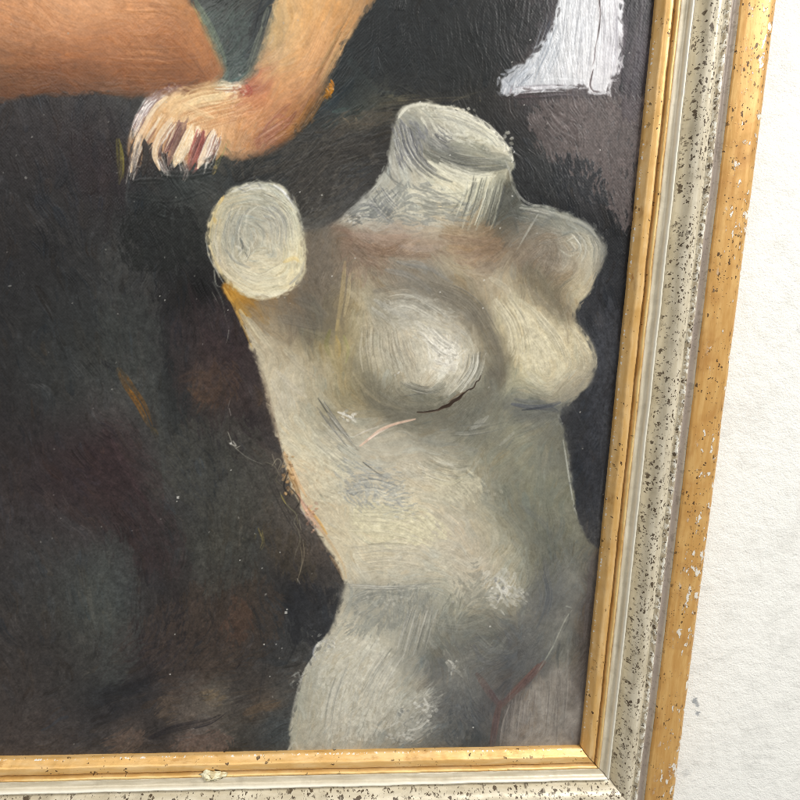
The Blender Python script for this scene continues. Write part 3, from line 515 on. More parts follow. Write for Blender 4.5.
 ("318,650 306,668 298,690 293,712 291,735",1.3,"c9c7ba",.75), ("314,652 318,644 326,640 334,641",1.4,"cccac0",.7), ("316,660 313,652 316,644",.9,"9b9ca4",.7), ("322,640 330,644 336,640",1,"d5d3c9",.7), ("318,636 321,634",1.5,"83847f",.8), ("292,676 298,673 300,680",1.3,"8f908a",.7), ("290,684 296,680",1,"85867f",.6), ("300,690 296,720 292,748",2.4,"9c9d8f",.4), ("288,750 294,742 298,748",1.4,"bdbbae",.6),
 ("425,612 421,634 417,655",.9,"73746d",.6), ("419,612 413,636 408,656",.9,"787971",.6), ("412,616 405,640 399,664",.9,"7c7d75",.55), ("432,612 428,634 424,650",1,"7a7b73",.55), ("438,610 436,624",1,"7d7e76",.5), ("422,610 418,632 413,656",1,"c1beb1",.5), ("415,612 409,636 402,662",1,"c6c3b6",.5), ("428,610 424,632",1,"bcb9ac",.5),
 ("398,650 382,672 368,694 356,715",1,"80817a",.5), ("392,648 376,670 362,692",1,"85867e",.5), ("404,654 388,676 374,698 362,720",1,"c9c6b9",.5), ("386,646 370,668 356,690 346,712",1.1,"c5c2b5",.5), ("376,640 360,664 348,690",1,"93938a",.4), ("356,690 352,710 348,735",1.2,"8a8b83",.45), ("340,640 326,664 316,690 308,720",2.2,"bfbcae",.4), ("360,612 350,632 338,654",2,"c2beb0",.4),
 ("416,708 424,704 432,706",1.6,"d6d4ca",.75), ("424,698 428,708 420,712",1.4,"dad8ce",.75), ("430,704 426,714",1.2,"c9c7bd",.7), ("408,730 418,728 428,720",1.4,"cfcdc3",.7), ("398,736 408,734 416,736",1.3,"c2c0b6",.6), ("388,728 398,722 406,724",1.2,"c4c2b8",.6), ("430,688 426,694 432,698",1.3,"cbc9bf",.6), ("412,718 404,724 412,728",1.1,"7b7b76",.6), ("416,696 410,702",1.1,"b9b7ac",.6), ("392,738 400,742 412,740",1.2,"6f706c",.5), ("380,732 390,736",1.2,"85857e",.5), ("372,724 380,728 386,722",1.8,"c3b8a2",.5),
 ("446,662 452,668 460,672",2,"b9b7ab",.7), ("448,660 454,664",1.2,"d0cec3",.7), ("456,670 464,678",1.6,"a3a298",.6),
 # blue-grey belly modelling
 ("500,578 506,584 502,592",1.8,"d2d0c6",.75), ("496,582 502,594 498,602",1.5,"d8d6cc",.75), ("508,588 504,598",1.4,"cfcdc3",.7), ("512,586 520,594 526,602",1.6,"b9b8ae",.6), ("490,596 498,600 494,606",1.4,"cac8be",.65), ("515,572 516,582",1.3,"bdbbb0",.6), ("520,600 526,604",1.2,"c0beb4",.5), ("503,594 508,602",1,"6b6c6b",.5),
 ("430,618 445,625 465,626 485,618 500,610",2.4,"9a998d",.5), ("435,626 455,632 480,630",2,"888980",.5), ("480,640 490,650 500,646 508,634",2.4,"85867e",.4), ("474,645 482,660 496,664",2.4,"65676a",.45), ("505,630 510,642 506,652",2,"5b5d5f",.5), ("520,610 535,600 545,580 548,560",3.5,"6b6b68",.4), ("545,560 548,590 540,620",3.5,"686966",.4), ("555,555 560,575 556,605",3,"6b6e6c",.4), ("480,500 510,520 530,550",3,"8a8b7f",.4), ("520,505 545,525 556,550",3,"6d6f6a",.4), ("512,540 526,560 530,590",3,"84857a",.4), ("560,535 566,560 570,590",2,"7c7c73",.4),
 ("506,532 500,550 508,562",2.2,"a5a392",.5),
 ("470,430 480,424 488,416",2,"9c9b90",.6), ("474,424 484,418",1.4,"a9a89d",.5), ("500,445 508,438 514,432",1.8,"9f9e92",.5), ("506,448 514,438",1.2,"6f7069",.5),
 # rust crease lines and thigh edge
 ("477,674 484,684 492,696 500,706",3.8,"67504a",.6), ("544,662 530,676 514,692 501,706",4.4,"6b5049",.65), ("538,664 524,680 510,694",2.2,"705249",.45), ("500,702 496,720 492,748",4,"664f49",.62), ("499,712 494,735",1.6,"60504e",.45), ("490,690 498,702 508,698",3,"58494a",.6),
 ("572,610 566,618 560,630 553,645 546,658",1,"a9a99c",.8), ("570,612 568,622 562,634",1.1,"4a4c4a",.7), ("560,640 557,655 558,668",1.6,"4f5150",.6), ("558,636 552,648 545,660 537,672",1,"97988c",.7), ("566,606 572,608",1.2,"8f9087",.6), ("576,610 578,602",1,"5c5d59",.6),
 ("520,694 518,715 516,738",.9,"969088",.5), ("530,684 528,710 526,742",.9,"958f87",.5), ("540,676 539,705 538,742",1,"918c84",.45), ("550,668 549,700 548,742",1,"8f8a83",.45), ("558,690 557,720 556,745",.9,"615c58",.45), ("535,690 533,720",.9,"625d59",.45), ("524,700 522,725",.9,"615c58",.4), ("568,650 566,690 562,730",1.4,"8a8780",.4), ("504,720 500,745",1.4,"8d8780",.55), ("510,704 503,722 500,740",1,"9a938b",.5),
 ("592,560 588,600 584,640",2.4,"58514f",.55), ("598,552 594,590 590,630",2,"4f4947",.6), ("588,640 584,690 580,740",2,"5d5754",.5), ("582,606 588,600 592,590",1.6,"4a4543",.5), ("580,620 588,612",2,"605b57",.4),
 ("563,440 566,460 570,485 574,505",1,"a2a398",.7), ("573,505 576,515",1.2,"b5b6ac",.7), ("558,415 563,430",1.6,"82837b",.5), ("420,440 450,444 480,452",4,"8b8a80",.35),
]
STUMP_STROKES = [
 ("222,198 214,215 210,235",1.6,"d5c596",.8), ("216,210 211,228 210,244 216,262",1.6,"cdbb8c",.7), ("216,262 226,280 240,290",1.6,"d2c090",.65), ("224,196 219,204",1.4,"dfb866",.7), ("214,218 217,224",1.6,"d2b065",.6),
 ("206,238 209,256 216,270 224,284",.9,"a6a79e",.7), ("232,192 246,186 254,182",1.2,"d2d0c4",.7), ("246,184 254,190 262,188",1.1,"dad8cc",.7), ("258,183 262,189",1.1,"6a6b69",.6), ("238,188 246,192",1,"7b7c79",.6),
 ("274,185 284,192 292,202",1.4,"e2e2de",.8), ("280,188 290,200 296,212",1,"d9dad8",.7), ("268,184 278,190",1,"7c7f80",.6), ("292,200 300,216 303,236",1.1,"8a8c86",.6),
 ("270,205 282,214 288,230 286,248",1.2,"7f807a",.6), ("262,208 274,214 281,228 280,244",1,"8b8b83",.55), ("250,208 242,218 240,232",1.1,"7d7e78",.6), ("258,206 248,214 246,226",.9,"c8c5b5",.6), ("236,212 230,226 228,242",1.1,"8a8b83",.55), ("242,206 234,220 232,238",1,"c5c2b3",.5), ("276,208 288,220 293,238 292,256",1.6,"d3cfba",.6), ("284,208 294,224 298,244",1.4,"d8d3bb",.6),
 ("240,238 243,246 240,252",1.2,"5f605b",.8), ("238,232 244,238",1.1,"66675f",.7), ("245,252 248,258",1.1,"65655c",.7), ("236,246 241,250 238,256",1.2,"dcd8c8",.7), ("244,244 250,250",1,"d9d5c3",.6), ("250,228 256,236 252,246",1.2,"c9c6b6",.5), ("256,222 264,232 262,246",1,"8d8d83",.5),
 ("226,250 236,262 250,268",1.4,"93948c",.5), ("230,264 245,276 262,280",2,"cdc7b1",.6), ("255,284 275,282 290,270",2.2,"d9d1b4",.6), ("272,272 288,262 296,250",2,"dcd3b2",.6), ("284,262 294,258 300,262",2.2,"dcc487",.6), ("290,284 300,274 304,262",1.4,"9b9a92",.6), ("296,284 299,280",1.4,"66676a",.7), ("250,292 270,296 288,290",1.4,"d6d0b9",.6), ("258,258 268,266 266,276",1.4,"dbd4bb",.5), ("268,240 276,250 272,262",1.4,"d4cdb5",.5),
 ("226,226 222,240 226,254",1,"b9b7a8",.5), ("218,222 216,240 220,256",1.2,"b4b09f",.5),
]
SKIN_STROKES = [
 ("196,2 206,20 216,41 223,60 225,72",3.4,"7a866c",.5), ("228,72 222,82 214,86",2.2,"65756a",.5), ("140,158 146,164 150,174",2.6,"2b2827",.7), ("158,164 160,172",2.2,"2b2827",.7), ("172,166 176,174",2,"2b2827",.6),
 ("240,82 252,72 262,50 270,22 280,-10",2,"b5a27a",.55), ("250,78 262,52 272,20",1.3,"8e8c70",.5), ("330,20 318,50 305,85",5,"dca872",.45), ("300,10 290,45 280,75",4,"dcb07a",.45), ("345,12 335,38 324,66",3,"bb8955",.5), ("352,20 338,48 326,72 316,92",2.4,"a58156",.6), ("368,6 350,34 334,60 322,82",1.6,"8d7555",.6), ("345,40 330,66 318,88",1.8,"b29066",.6), ("320,70 312,84 300,98 292,106",3,"a57a55",.5), ("316,86 304,100 296,112",2.2,"c0905f",.5),
 ("328,84 318,104 308,120",2.4,"6e5030",.6), ("326,88 328,96 324,102",2,"4a3f30",.6),
 ("312,96 304,116 292,134",2.6,"7f5a31",.6), ("300,118 290,132 278,142",2.4,"a06e35",.55), ("296,112 286,126 274,132",1.8,"7d4c38",.6), ("290,104 280,112 268,124",2,"8e5c44",.5), ("270,122 264,132 258,142",1.6,"8e5a48",.5), ("264,130 270,138 260,144",1.4,"8a5646",.5),
 ("236,148 248,150 262,146",2,"caa077",.5), ("232,152 244,154 258,152",1.5,"8e7458",.6), ("226,148 232,156",1.6,"6c6550",.6),
 ("246,84 250,92 244,98",2.2,"a14f43",.65), ("238,88 244,92 252,88",1.8,"b0604c",.6), ("230,84 222,90 214,90",2,"d9cda9",.7), ("232,86 226,94",1.6,"efe9da",.75), ("240,86 236,90",1.2,"f1ece0",.7), ("212,86 202,90 192,96",1.8,"dccf9f",.6),
 ("205,96 190,104 178,110 168,118",2.2,"e8c896",.6), ("230,102 205,110 185,118",1.8,"e5c091",.55), ("235,110 210,114 188,124",1.4,"c98f5e",.6), ("232,106 208,110 186,116",1,"bb8252",.6), ("198,104 214,102 232,100",1.6,"edcfa2",.5), ("175,98 190,96 205,96",1.8,"ecd2a0",.6), ("205,98 212,104 226,106",1.6,"f0d5ab",.5), ("250,104 236,114 220,120",2.4,"dba677",.45), ("262,108 250,122 236,130",2.4,"d9a273",.4),
 # knuckle ridge: mauve shadow crossed by white bristle dabs
 ("178,88 166,92 152,100 142,114 134,130",3.2,"6e4f55",.75), ("172,90 160,97 150,108",1,"efe8e2",.9), ("166,94 154,103 146,116",1.6,"f4efe8",.85), ("152,110 142,124 134,138",2,"ede6da",.85), ("146,98 138,112 132,126",1,"a3a6a4",.7), ("150,104 140,120",1,"d8d4d0",.8), ("156,106 150,113",1.1,"57343a",.8), ("152,114 145,120",1.1,"5a383b",.8), ("146,122 140,128",1,"593a3b",.8), ("140,130 136,137",1,"4e3534",.8), ("160,98 155,105",1,"5f3d45",.8), ("182,88 172,90",1.2,"d9cfcb",.8), ("186,90 180,86 174,88",1,"6a3f4a",.7), ("134,128 130,142",1.2,"b9b2a4",.7),
 ("148,120 138,138 130,152",2,"e6d6b6",.8), ("156,116 146,136 138,156",2.4,"d6ad7c",.7), ("140,140 134,158 130,176",1.2,"e9e2d6",.85), ("134,150 129,168 126,184",1,"c9c4ba",.7), ("136,152 140,160 134,170",1.1,"2f2624",.7), ("140,146 146,154",1,"e9dfcc",.7), ("138,168 133,180",1,"ddd7cd",.7), ("144,152 138,166 134,178",1.3,"3b2f2b",.7),
 ("166,122 156,138 148,152",2.6,"cf9f70",.6), ("172,124 162,140 156,154",1.8,"efe2cc",.9), ("168,128 160,144",1.1,"f5ecdc",.85), ("160,150 166,162 170,172",1.3,"eee7da",.85), ("154,152 158,164 162,176",1.1,"d8d2c6",.75), ("152,148 148,160 152,168",2.6,"2c2725",.7), ("163,158 160,168",1.4,"2a2424",.7), ("166,170 171,177",1,"e9e3d8",.8),
 ("180,124 172,138 166,150",3,"7b5750",.8), ("176,122 180,130 172,138",1.2,"a98a76",.7), ("182,126 176,134",1,"d9c3a8",.7), ("170,142 166,154 168,160",2.6,"6e4644",.75), ("178,140 172,152",1.2,"a3786a",.7), ("172,134 176,140",1,"c9aa8e",.6), ("186,128 182,138",1.2,"8c6450",.7),
 ("192,132 184,146 178,158",3.4,"ecd9b4",.85), ("186,146 180,158 176,164",3.4,"f3e9d2",.9), ("180,152 172,158",1.8,"f0e4ca",.8), ("176,160 174,167",1.8,"f3ead8",.85), ("198,128 192,142 188,152",2,"dfbd8c",.7), ("180,168 184,178",1,"d6cec2",.7), ("186,170 183,180",1,"b9a39a",.7),
 ("204,132 198,148 192,164",2.4,"8e4944",.85), ("200,140 195,156 190,170",1.6,"a3453f",.85), ("196,134 192,146",1,"7a4640",.7), ("202,152 198,166 192,172",1.8,"7c3d3b",.8), ("206,136 202,150",1,"c59c86",.7), ("190,160 188,170",1.6,"9a5b52",.7), ("198,168 192,174",1.3,"b49388",.6),
 ("210,134 205,148 200,160",2.2,"8a716a",.7), ("214,136 208,150 202,164",1.4,"efe8dc",.85), ("218,138 213,152 206,164",1.8,"f1eadd",.85), ("210,144 206,156",1,"5d4240",.7), ("207,162 204,174",1.1,"e3dcd0",.8), ("220,134 216,146",1.4,"d9b689",.6), ("206,140 203,150",.9,"ded2c2",.7), ("212,156 208,164",1,"e9e1d3",.8),
 ("222,142 219,158 214,172",2,"7d7b4e",.85), ("226,144 222,156",1.4,"9b8f63",.75), ("216,166 213,174",1.8,"8c7c52",.8), ("220,150 216,164",.9,"5a5a3c",.7), ("228,140 230,148",1.6,"a98a60",.6),
 ("330,84 332,90 327,96",1.8,"c97d14",.95), ("331,80 334,86",1.3,"b56f16",.9), ("326,94 323,98",1.2,"d58a1a",.9), ("329,88 331,92",1,"e79b23",.9),
 ("150,90 180,84 205,84",2,"6e4a33",.4), ("104,92 130,94 152,93",2.4,"5a4233",.5), ("212,82 220,72 222,58",1.6,"a37752",.5), ("205,34 214,50 219,64",1.4,"b39a62",.5), ("192,4 202,22 211,42",1.2,"8f8a55",.5),
 ("102,10 130,14 170,12",4,"d59b6c",.35), ("110,34 150,30 185,30",4,"bb8156",.35), ("110,56 150,60 200,56",4,"a16a45",.35),
]
CLOTH_STROKES = [
 ("512,92 540,88 570,86",1.6,"c9c9cd",.7), ("508,84 520,76 534,64",1.6,"aab0b8",.6), ("506,88 504,94",1.2,"cfcfd2",.8), ("512,86 510,94",1,"8c7f84",.7), ("522,88 518,94",1,"d0cfd0",.7), ("505,80 512,88 520,90",1.2,"878c93",.6), ("530,92 545,90",1,"8b8489",.6), ("516,80 514,90",1,"d9dbde",.7), ("526,74 524,88",1.2,"d4d7da",.7),
 ("598,-20 599,0 600,16 598,34 595,48",.95,"4b3f40",.95), ("595,48 594,60 592,66",.9,"54474a",.85), ("593,70 591,78 590,86 593,91 599,92",1,"4b3f40",.9), ("600,20 598,34",.6,"2f2829",.8),
 ("588,92 598,94 606,93",1.2,"dddde0",.8), ("606,70 610,50 612,20",1.5,"e3e2e5",.6), ("575,30 572,55 570,80",1.4,"dfe1e3",.6), ("560,35 552,60 545,80",1.4,"d8dbde",.6), ("588,10 586,40 584,75",1.4,"e0e1e4",.6), ("566,20 560,45 556,70",.9,"9da1a6",.6), ("580,25 578,55 576,78",.9,"a3a6aa",.55), ("550,48 540,66 534,82",.9,"98a0a8",.6), ("607,30 605,60 603,85",.9,"a9a9ae",.55), ("616,20 617,50 614,72",.9,"b0abb2",.6), ("540,80 560,78 585,80",1,"dadcde",.5),
]
LAST_STROKES = [
 ("417,412 424,412 431,411 437,410 442,408 447,405 452,403 458,398 463,394 468,390 473,388",1.1,"2b2019",.95), ("438,410 443,407 449,405 453,401 459,398 463,393",1.8,"33261d",.9), ("470,390 474,387 476,382 479,380 481,375",.8,"3a2e26",.9), ("448,402 456,396 466,391",.8,"6b5a49",.7), ("418,413 432,412 445,408",.7,"6d5f50",.6),
 # dripping thread of pale paint beside the flank
 ("228,432 232,443",0.58,"aca99b",0.58), ("229,443 236,446 233,441",0.72,"d8d4c6",0.65), ("232,444 240,452 250,459 262,464",0.50,"a8a598",0.54), ("236,448 240,446",0.50,"cfcbbc",0.58), ("272,466 277,459 281,462 278,470",0.58,"9a927d",0.58), ("265,462 274,466 280,476",0.50,"8b8370",0.50), ("272,454 276,466",0.50,"a79f88",0.50),
 ("280,492 283,500 290,508 296,514 298,524",0.65,"7d7a5e",0.61), ("281,495 286,504",0.50,"b39f45",0.61), ("298,514 294,522 298,530 300,540 296,552 294,560",0.72,"6f6b5c",0.61), ("299,520 301,530",0.50,"a29d86",0.58), ("300,545 302,556 301,568 297,582",0.65,"837964",0.61), ("303,540 304,556 300,572",0.43,"a4967d",0.50), ("297,578 300,584",0.58,"aaa190",0.58), ("288,472 284,486 290,496",1.01,"171617",0.58), ("291,488 300,500 296,508",1.01,"1b1919",0.58), ("300,512 312,520",0.72,"b0a7a6",0.36),
 ("280,472 276,480 282,486",0.72,"5c5646",0.50), ("284,462 280,470",0.58,"a28f6a",0.50),
 ("229,408 231,416",0.58,"a09a92",0.50), ("230,400 228,408",0.43,"8a837a",0.43),
]
DUST = [(178,497,1.7),(177,501,.8),(231,443,1.4),(286,612,1.8),(287,609,1.2),(264,644,1.2),(276,644,.9),(270,676,.9),(175,634,.8),(170,674,1.1),(282,648,.7),(332,276,.9),(484,280,1.0),(483,308,1.0),(500,228,.9),(355,258,.9),(490,626,1.2),(473,727,1.2),(399,372,.9),(428,328,.7),(440,292,.9),(514,152,1.1),(512,162,1.0),(420,102,1.0),(322,195,.9),(600,150,.8),(512,196,1.0),(530,40,.7),(512,62,.6),(629,53,.9),(524,105,.6),(450,155,.7),(395,375,.7),(398,373,.8),(165,300,.6),(160,296,.6),(228,310,.6),(300,192,.6),(580,412,.6),(240,560,.6),(280,552,.7),(262,568,.6),(231,470,.6)]

SCUMBLE_BG = [
 ("100,250 150,250 165,370 120,400 100,380","3d3d3b",-.5,10,.5), ("170,320 235,300 262,400 225,440 180,420","3a3130",-.6,10,.35), ("170,430 250,420 275,500 230,520 175,500","45443e",-.5,10,.5), ("100,430 140,430 190,560 150,580 100,520","3d3030",-.7,10,.3), ("180,590 270,580 280,640 200,680","41372f",-.6,10,.5), ("360,10 540,0 520,60 480,85 380,90","1b1e1f",-.1,10,.6), ("205,150 300,140 360,118 385,112 370,140 300,180 220,175","45413a",-.7,8,.5), ("290,170 360,135 378,160 330,215 305,225","4c473f",-.7,8,.45), ("140,620 200,600 240,660 170,700","4a3e36",-.7,10,.4), ("590,330 620,300 612,420 592,450","3c3e43",-.5,8,.5),
 ("535,106 600,100 646,100 640,160 628,232 612,212 592,190 565,172 542,152","5d5452",.25,9,.8), ("625,0 655,0 640,110 620,110","443e44",.2,6,.5), ("560,150 600,165 612,205 575,200 552,180","25272a",-.35,8,.85), ("520,150 555,165 560,195 520,190","262829",-.2,8,.6),
 ("125,215 190,205 200,260 130,270","191b1a",-.2,8,.7), ("100,300 150,300 160,350 105,380","353836",-.2,9,.5), ("195,370 240,360 235,405 190,405","4a392e",-.8,9,.45),
 ("100,540 135,550 140,660 100,680","404341",-.4,9,.45), ("190,540 240,530 260,570 210,600","454540",-.6,8,.5), ("155,700 180,695 178,720 158,718","54493f",-.3,6,.7), ("202,690 224,690 222,704 205,705","665a49",-.2,6,.8), ("242,714 275,698 282,704 260,718","5b4e40",-.3,6,.7), ("180,736 225,730 230,752 170,752","5f5048",-.4,6,.7), ("105,735 145,728 140,748 105,750","5a4c43",-.4,6,.7),
 ("225,600 255,600 245,640 225,640","4d3b31",-.4,7,.6), ("255,520 300,540 320,575 290,580","443d33",-.4,7,.6), ("290,590 340,590 325,640 290,640","26272a",-.1,7,.6), ("280,170 360,130 372,150 310,215","2f2d2a",-.3,7,.6), ("330,115 395,108 390,128 330,130","4a443a",-.6,6,.6), ("585,400 608,400 600,520 585,510","33353a",-.4,7,.5),
 ("405,100 470,98 500,95 470,104","4e493c",-.5,6,.6), ("200,20 250,10 245,75 225,85","47524d",-.3,8,.5),
]
SCUMBLE_TORSO = [
 ("376,190 430,182 470,200 480,222 380,224","83857f",-.75,6,.6), ("392,120 420,118 430,145 400,160","75767a",-.6,6,.6), ("345,215 385,185 395,222","6f716e",-.9,6,.7), ("425,115 490,125 500,150 440,140","d2d0bf",-.5,6,.6),
 ("340,240 400,240 390,270 350,285","8a7464",-.8,8,.35), ("440,235 505,240 490,265 440,262","8a7562",-.8,8,.35), ("305,240 340,245 330,300 300,300","675f54",-.6,8,.4),
 ("335,460 400,470 420,520 350,510","989c9a",-1.0,6,.5), ("350,505 430,510 450,540 370,545","d6cfae",-.6,8,.6), ("300,440 340,450 350,500 310,500","d5ceb4",-.6,8,.55), ("430,470 480,470 480,500 430,500","d2cbb0",-.7,7,.5),
 ("355,590 440,590 420,620 350,640","888a83",-.9,6,.5), ("320,650 380,640 400,720 330,740","cfccbd",-.6,8,.5), ("410,690 440,690 430,735 390,740","b9b7ab",-.6,7,.4), ("480,575 515,570 520,605 490,610","c9c7bb",-.8,7,.5),
 ("430,335 462,345 455,372 430,365","d9d5c8",-.5,5,.55), ("380,300 440,300 470,345 420,345","b5b1a3",-.6,6,.45), ("500,305 540,320 560,360 520,370","d0c8ad",-.5,8,.5), ("480,560 500,640 460,640 440,610","77786f",-.9,8,.4), ("520,590 560,560 560,640 520,660","6a6a66",-.5,8,.4), ("440,650 480,650 470,740 430,740","6d6c67",-.5,8,.4),
]
COMB_TORSO = [
 ("402,125 408,148 420,166 440,182",9,26,"c6c4b7","55565a",.9,.75), ("392,145 396,165 408,184",7,16,"bdbbb0","5f6062",.8,.7), ("376,188 388,204 402,216",12,26,"c3c1b6","6f7172",.8,.6), ("352,212 366,210 380,214",8,16,"c9c7bc","66686a",.8,.6), ("345,216 360,202 378,184",4,12,"d6d4ca","7d7f7e",.8,.7),
 ("484,176 478,200 468,228",14,34,"d4d2bd","5c5d56",.9,.7), ("500,180 494,205 488,228",7,16,"a9a896","4a4b46",.9,.7), ("440,162 470,175 498,176",5,16,"dedbc8","98978a",.9,.7), ("430,150 465,162 505,164",5,18,"9a998e","53544f",.9,.7), ("425,112 455,116 490,134 506,155",6,24,"d6d3c2","83837b",.9,.6), ("432,132 442,140 452,146",8,14,"b9b8ad","4f5054",.8,.7), ("410,200 440,206 470,204",10,22,"c9c6b4","86857a",.9,.55),
 ("366,328 366,350 372,376",7,18,"b9b19c","857d6b",.8,.5), ("384,330 386,352 394,378",8,20,"bab29d","8b8472",.8,.5), ("400,330 406,352 418,378",8,16,"bdb7a6","918b7c",.8,.45), ("478,352 474,372 456,396",8,24,"d2cfc1","6a685f",.8,.65), ("385,304 410,302 445,322",10,28,"c4c1b3","8f8c80",.8,.55), ("425,330 440,345 458,355",8,22,"e6e3d7","a5a296",1.,.65), ("400,384 425,392 452,386",5,14,"98958a","5f5e56",.8,.6),
 ("430,285 470,305 495,345",8,24,"908a7c","686255",.9,.45), ("500,300 516,325 522,360",10,26,"d2caaf","968f7b",.9,.55), ("530,320 550,345 560,370",12,26,"d2cab0","a09882",.9,.5), ("520,210 540,214 560,220",6,16,"b0b0a6","62635f",.8,.55), ("570,234 580,248 574,262",8,20,"bcbaac","73746c",.8,.6), ("590,232 597,250 592,275",4,14,"bdb8a6","7b7b72",.8,.6),
 ("315,430 340,452 365,468",12,24,"d0cbb8","989687",.9,.5), ("320,405 340,430 356,450",6,14,"cfccc0","64635d",.8,.7), ("345,485 375,482 405,492",14,28,"cbc9bb","8b8e8c",.8,.5), ("350,520 390,522 430,535",14,34,"dad3b6","ada790",.9,.5), ("350,560 390,556 430,562",14,28,"cdc7b3","a29d8c",.9,.4), ("420,460 440,470 465,474",10,20,"d6d2c0","94917f",.9,.5), ("450,430 480,428 510,420",6,16,"a2a196","6c6c64",.9,.5),
 ("424,606 416,632 408,660",14,40,"c8c5b8","7d7e78",.8,.5), ("396,650 378,678 362,712",12,34,"c4c1b4","97978d",.8,.4), ("330,620 312,660 300,720",9,26,"c4c1b4","9d9d93",.9,.35), ("350,660 336,700 330,740",12,28,"cdcabd","8f8f86",.9,.4), ("355,600 380,592 410,594",6,16,"cdcabc","80817a",.8,.5), ("345,586 390,588 440,586",2.5,14,"d2cfc2","77776f",.8,.6), ("470,640 490,655 505,640",10,20,"8c8c84","5d5f60",1.,.4), ("540,570 545,600 530,640",10,22,"797b78","565a5e",1.,.4),
 ("524,690 520,720 518,745",14,30,"968f88","5e5955",.8,.5), ("556,670 554,705 550,742",14,30,"938d85","5d5853",.8,.45), ("540,666 522,686 502,704",3.5,12,"6a5552","493a3a",.9,.4), ("498,706 495,728 491,748",3,10,"685654","463a3a",.9,.4), ("566,440 570,470 575,505",2.5,10,"a9aaa0","6c6d66",.8,.6),
]
DABS_TORSO = [(500,588,11,12,22,"dddbd2","77787a",(.9,2.),.8), (520,596,8,8,14,"c2c1b8","72746f",(.8,1.6),.7), (418,712,20,14,26,"d3d1c7","7c7d79",(.9,2.2),.75), (398,738,14,7,22,"c9c7bd","72736f",(.9,1.8),.65), (452,666,6,6,14,"d2d0c6","7a7b77",(.9,1.8),.75), (446,355,9,8,24,"e8e5da","9a978b",(1.,2.2),.75), (348,416,10,5,16,"e6e3d8","8b897e",(.8,1.6),.75), (326,645,9,6,16,"d6d4ca","7f8182",(.8,1.6),.75), (370,490,34,16,40,"c9c7ba","74787c",(.8,1.5),.5), (390,600,26,7,20,"cdcabd","7c7d78",(.8,1.4),.5), (296,680,6,12,14,"bfbdb2","70716d",(.8,1.4),.6), (505,142,6,12,18,"e4e1d1","8a897e",(.8,1.6),.75), (440,110,34,5,24,"dbd8c8","7d7d76",(.8,1.5),.65), (355,218,12,6,16,"d6d4ca","4f5050",(.8,1.4),.7), (288,474,6,22,30,"c59a63","6b4a2c",(.9,1.9),.75), (312,516,7,16,22,"d8a888","8d6a5c",(.8,1.6),.7), (490,492,14,12,14,"b3b0a0","7b7b70",(.9,1.7),.5)]
COMB_STUMP = [("228,215 224,240 232,265",12,18,"cfcab6","8b8c85",.8,0.42), ("258,200 284,215 290,250",12,20,"d6d1bb","7c7d78",.8,0.42), ("240,205 232,235 240,262",10,14,"c6c2b0","7b7c77",.8,0.42), ("262,205 276,225 272,255",9,13,"cac6b4","74757a",.8,0.39), ("232,270 260,284 290,270",10,18,"ddd5b8","a5a08b",.8,0.42), ("240,188 258,184 280,190",4,10,"e0dfd8","74767a",.8,0.49), ("212,220 209,245 220,275",3,7,"dcc993","98957f",.8,0.49), ("240,240 246,250 240,262",7,9,"d8d3bf","66675f",.8,0.45)]
COMB_SKIN = [("240,92 200,98 170,110",9,36,"efd3a2","b5855a",.8,.55), ("250,106 215,116 180,126",8,26,"e3b886","b37c50",.8,.5), ("168,118 156,138 146,156",7,24,"ecdcc0","7c5347",.8,.6), ("158,98 144,116 132,138",5,26,"f2ece4","5b3f44",.8,.75), ("142,135 134,160 129,184",5,24,"e6dfd3","332824",.8,.75), ("182,126 173,146 168,160",6,22,"dcc6aa","5f3f3c",.8,.7), ("203,132 196,152 190,170",5,18,"b8615a","5d2f2e",.8,.65), ("217,134 209,152 202,168",6,26,"f1ebe0","6a4a46",.8,.75), ("193,134 184,150 177,164",4,14,"f6eddb","c9a982",.9,.7), ("166,152 168,166 172,178",4,14,"efe9de","2b2422",.8,.7), ("182,160 186,172 182,182",4,12,"e3dbd0","3a2c2b",.8,.65),
 ("336,20 318,60 296,100",16,40,"dba874","b17f50",.9,.3), ("285,125 268,136 254,146",8,28,"cda184","8a5a46",.8,.4), ("352,20 330,60 314,92",5,18,"b79468","7d6443",.9,.5), ("320,95 306,118 290,136",5,18,"a8773c","5b3d22",.9,.5), ("215,88 232,88 246,86",4,14,"efe8d2","a2765c",.8,.65), ("120,30 160,32 195,44",22,36,"c08a5e","99673f",.9,.28), ("118,66 160,68 206,66",16,34,"a97349","805539",.9,.3)]
DABS_SKIN = [(146,110,8,14,10,"f3eee6","53373b",(.8,1.5),.75), (134,165,6,18,10,"e2dbcf","2d2523",(.8,1.4),.75), (178,164,7,8,6,"f5ecda","8e5750",(.9,1.7),.75), (208,150,7,14,10,"efe8dc","6b4b46",(.8,1.5),.7), (240,90,9,5,7,"efe6d4","9a4d41",(.8,1.6),.65), (328,91,3,7,12,"dd8f1f","a2650f",(.9,1.6),.85), (195,150,24,14,30,"ecdcc2","7a4a44",(.8,1.5),.6), (172,88,12,3,14,"dccfc9","5c3b42",(.8,1.3),.65)]
COMB_CLOTH = [("580,0 575,40 570,84",16,44,"e6e7e9","a2a4a9",.8,.6), ("608,0 609,40 604,84",8,26,"ececee","aaa8ae",.8,.6), ("556,25 545,55 532,84",12,32,"dfe1e4","949aa2",.8,.6), ("530,66 518,78 508,90",8,22,"ccd0d6","7c828a",.8,.65), ("515,90 545,88 580,88",3,18,"dcdcdf","837d83",.8,.6), ("590,10 590,45 586,84",6,18,"e8e9ea","b2b2b6",.8,.55)]

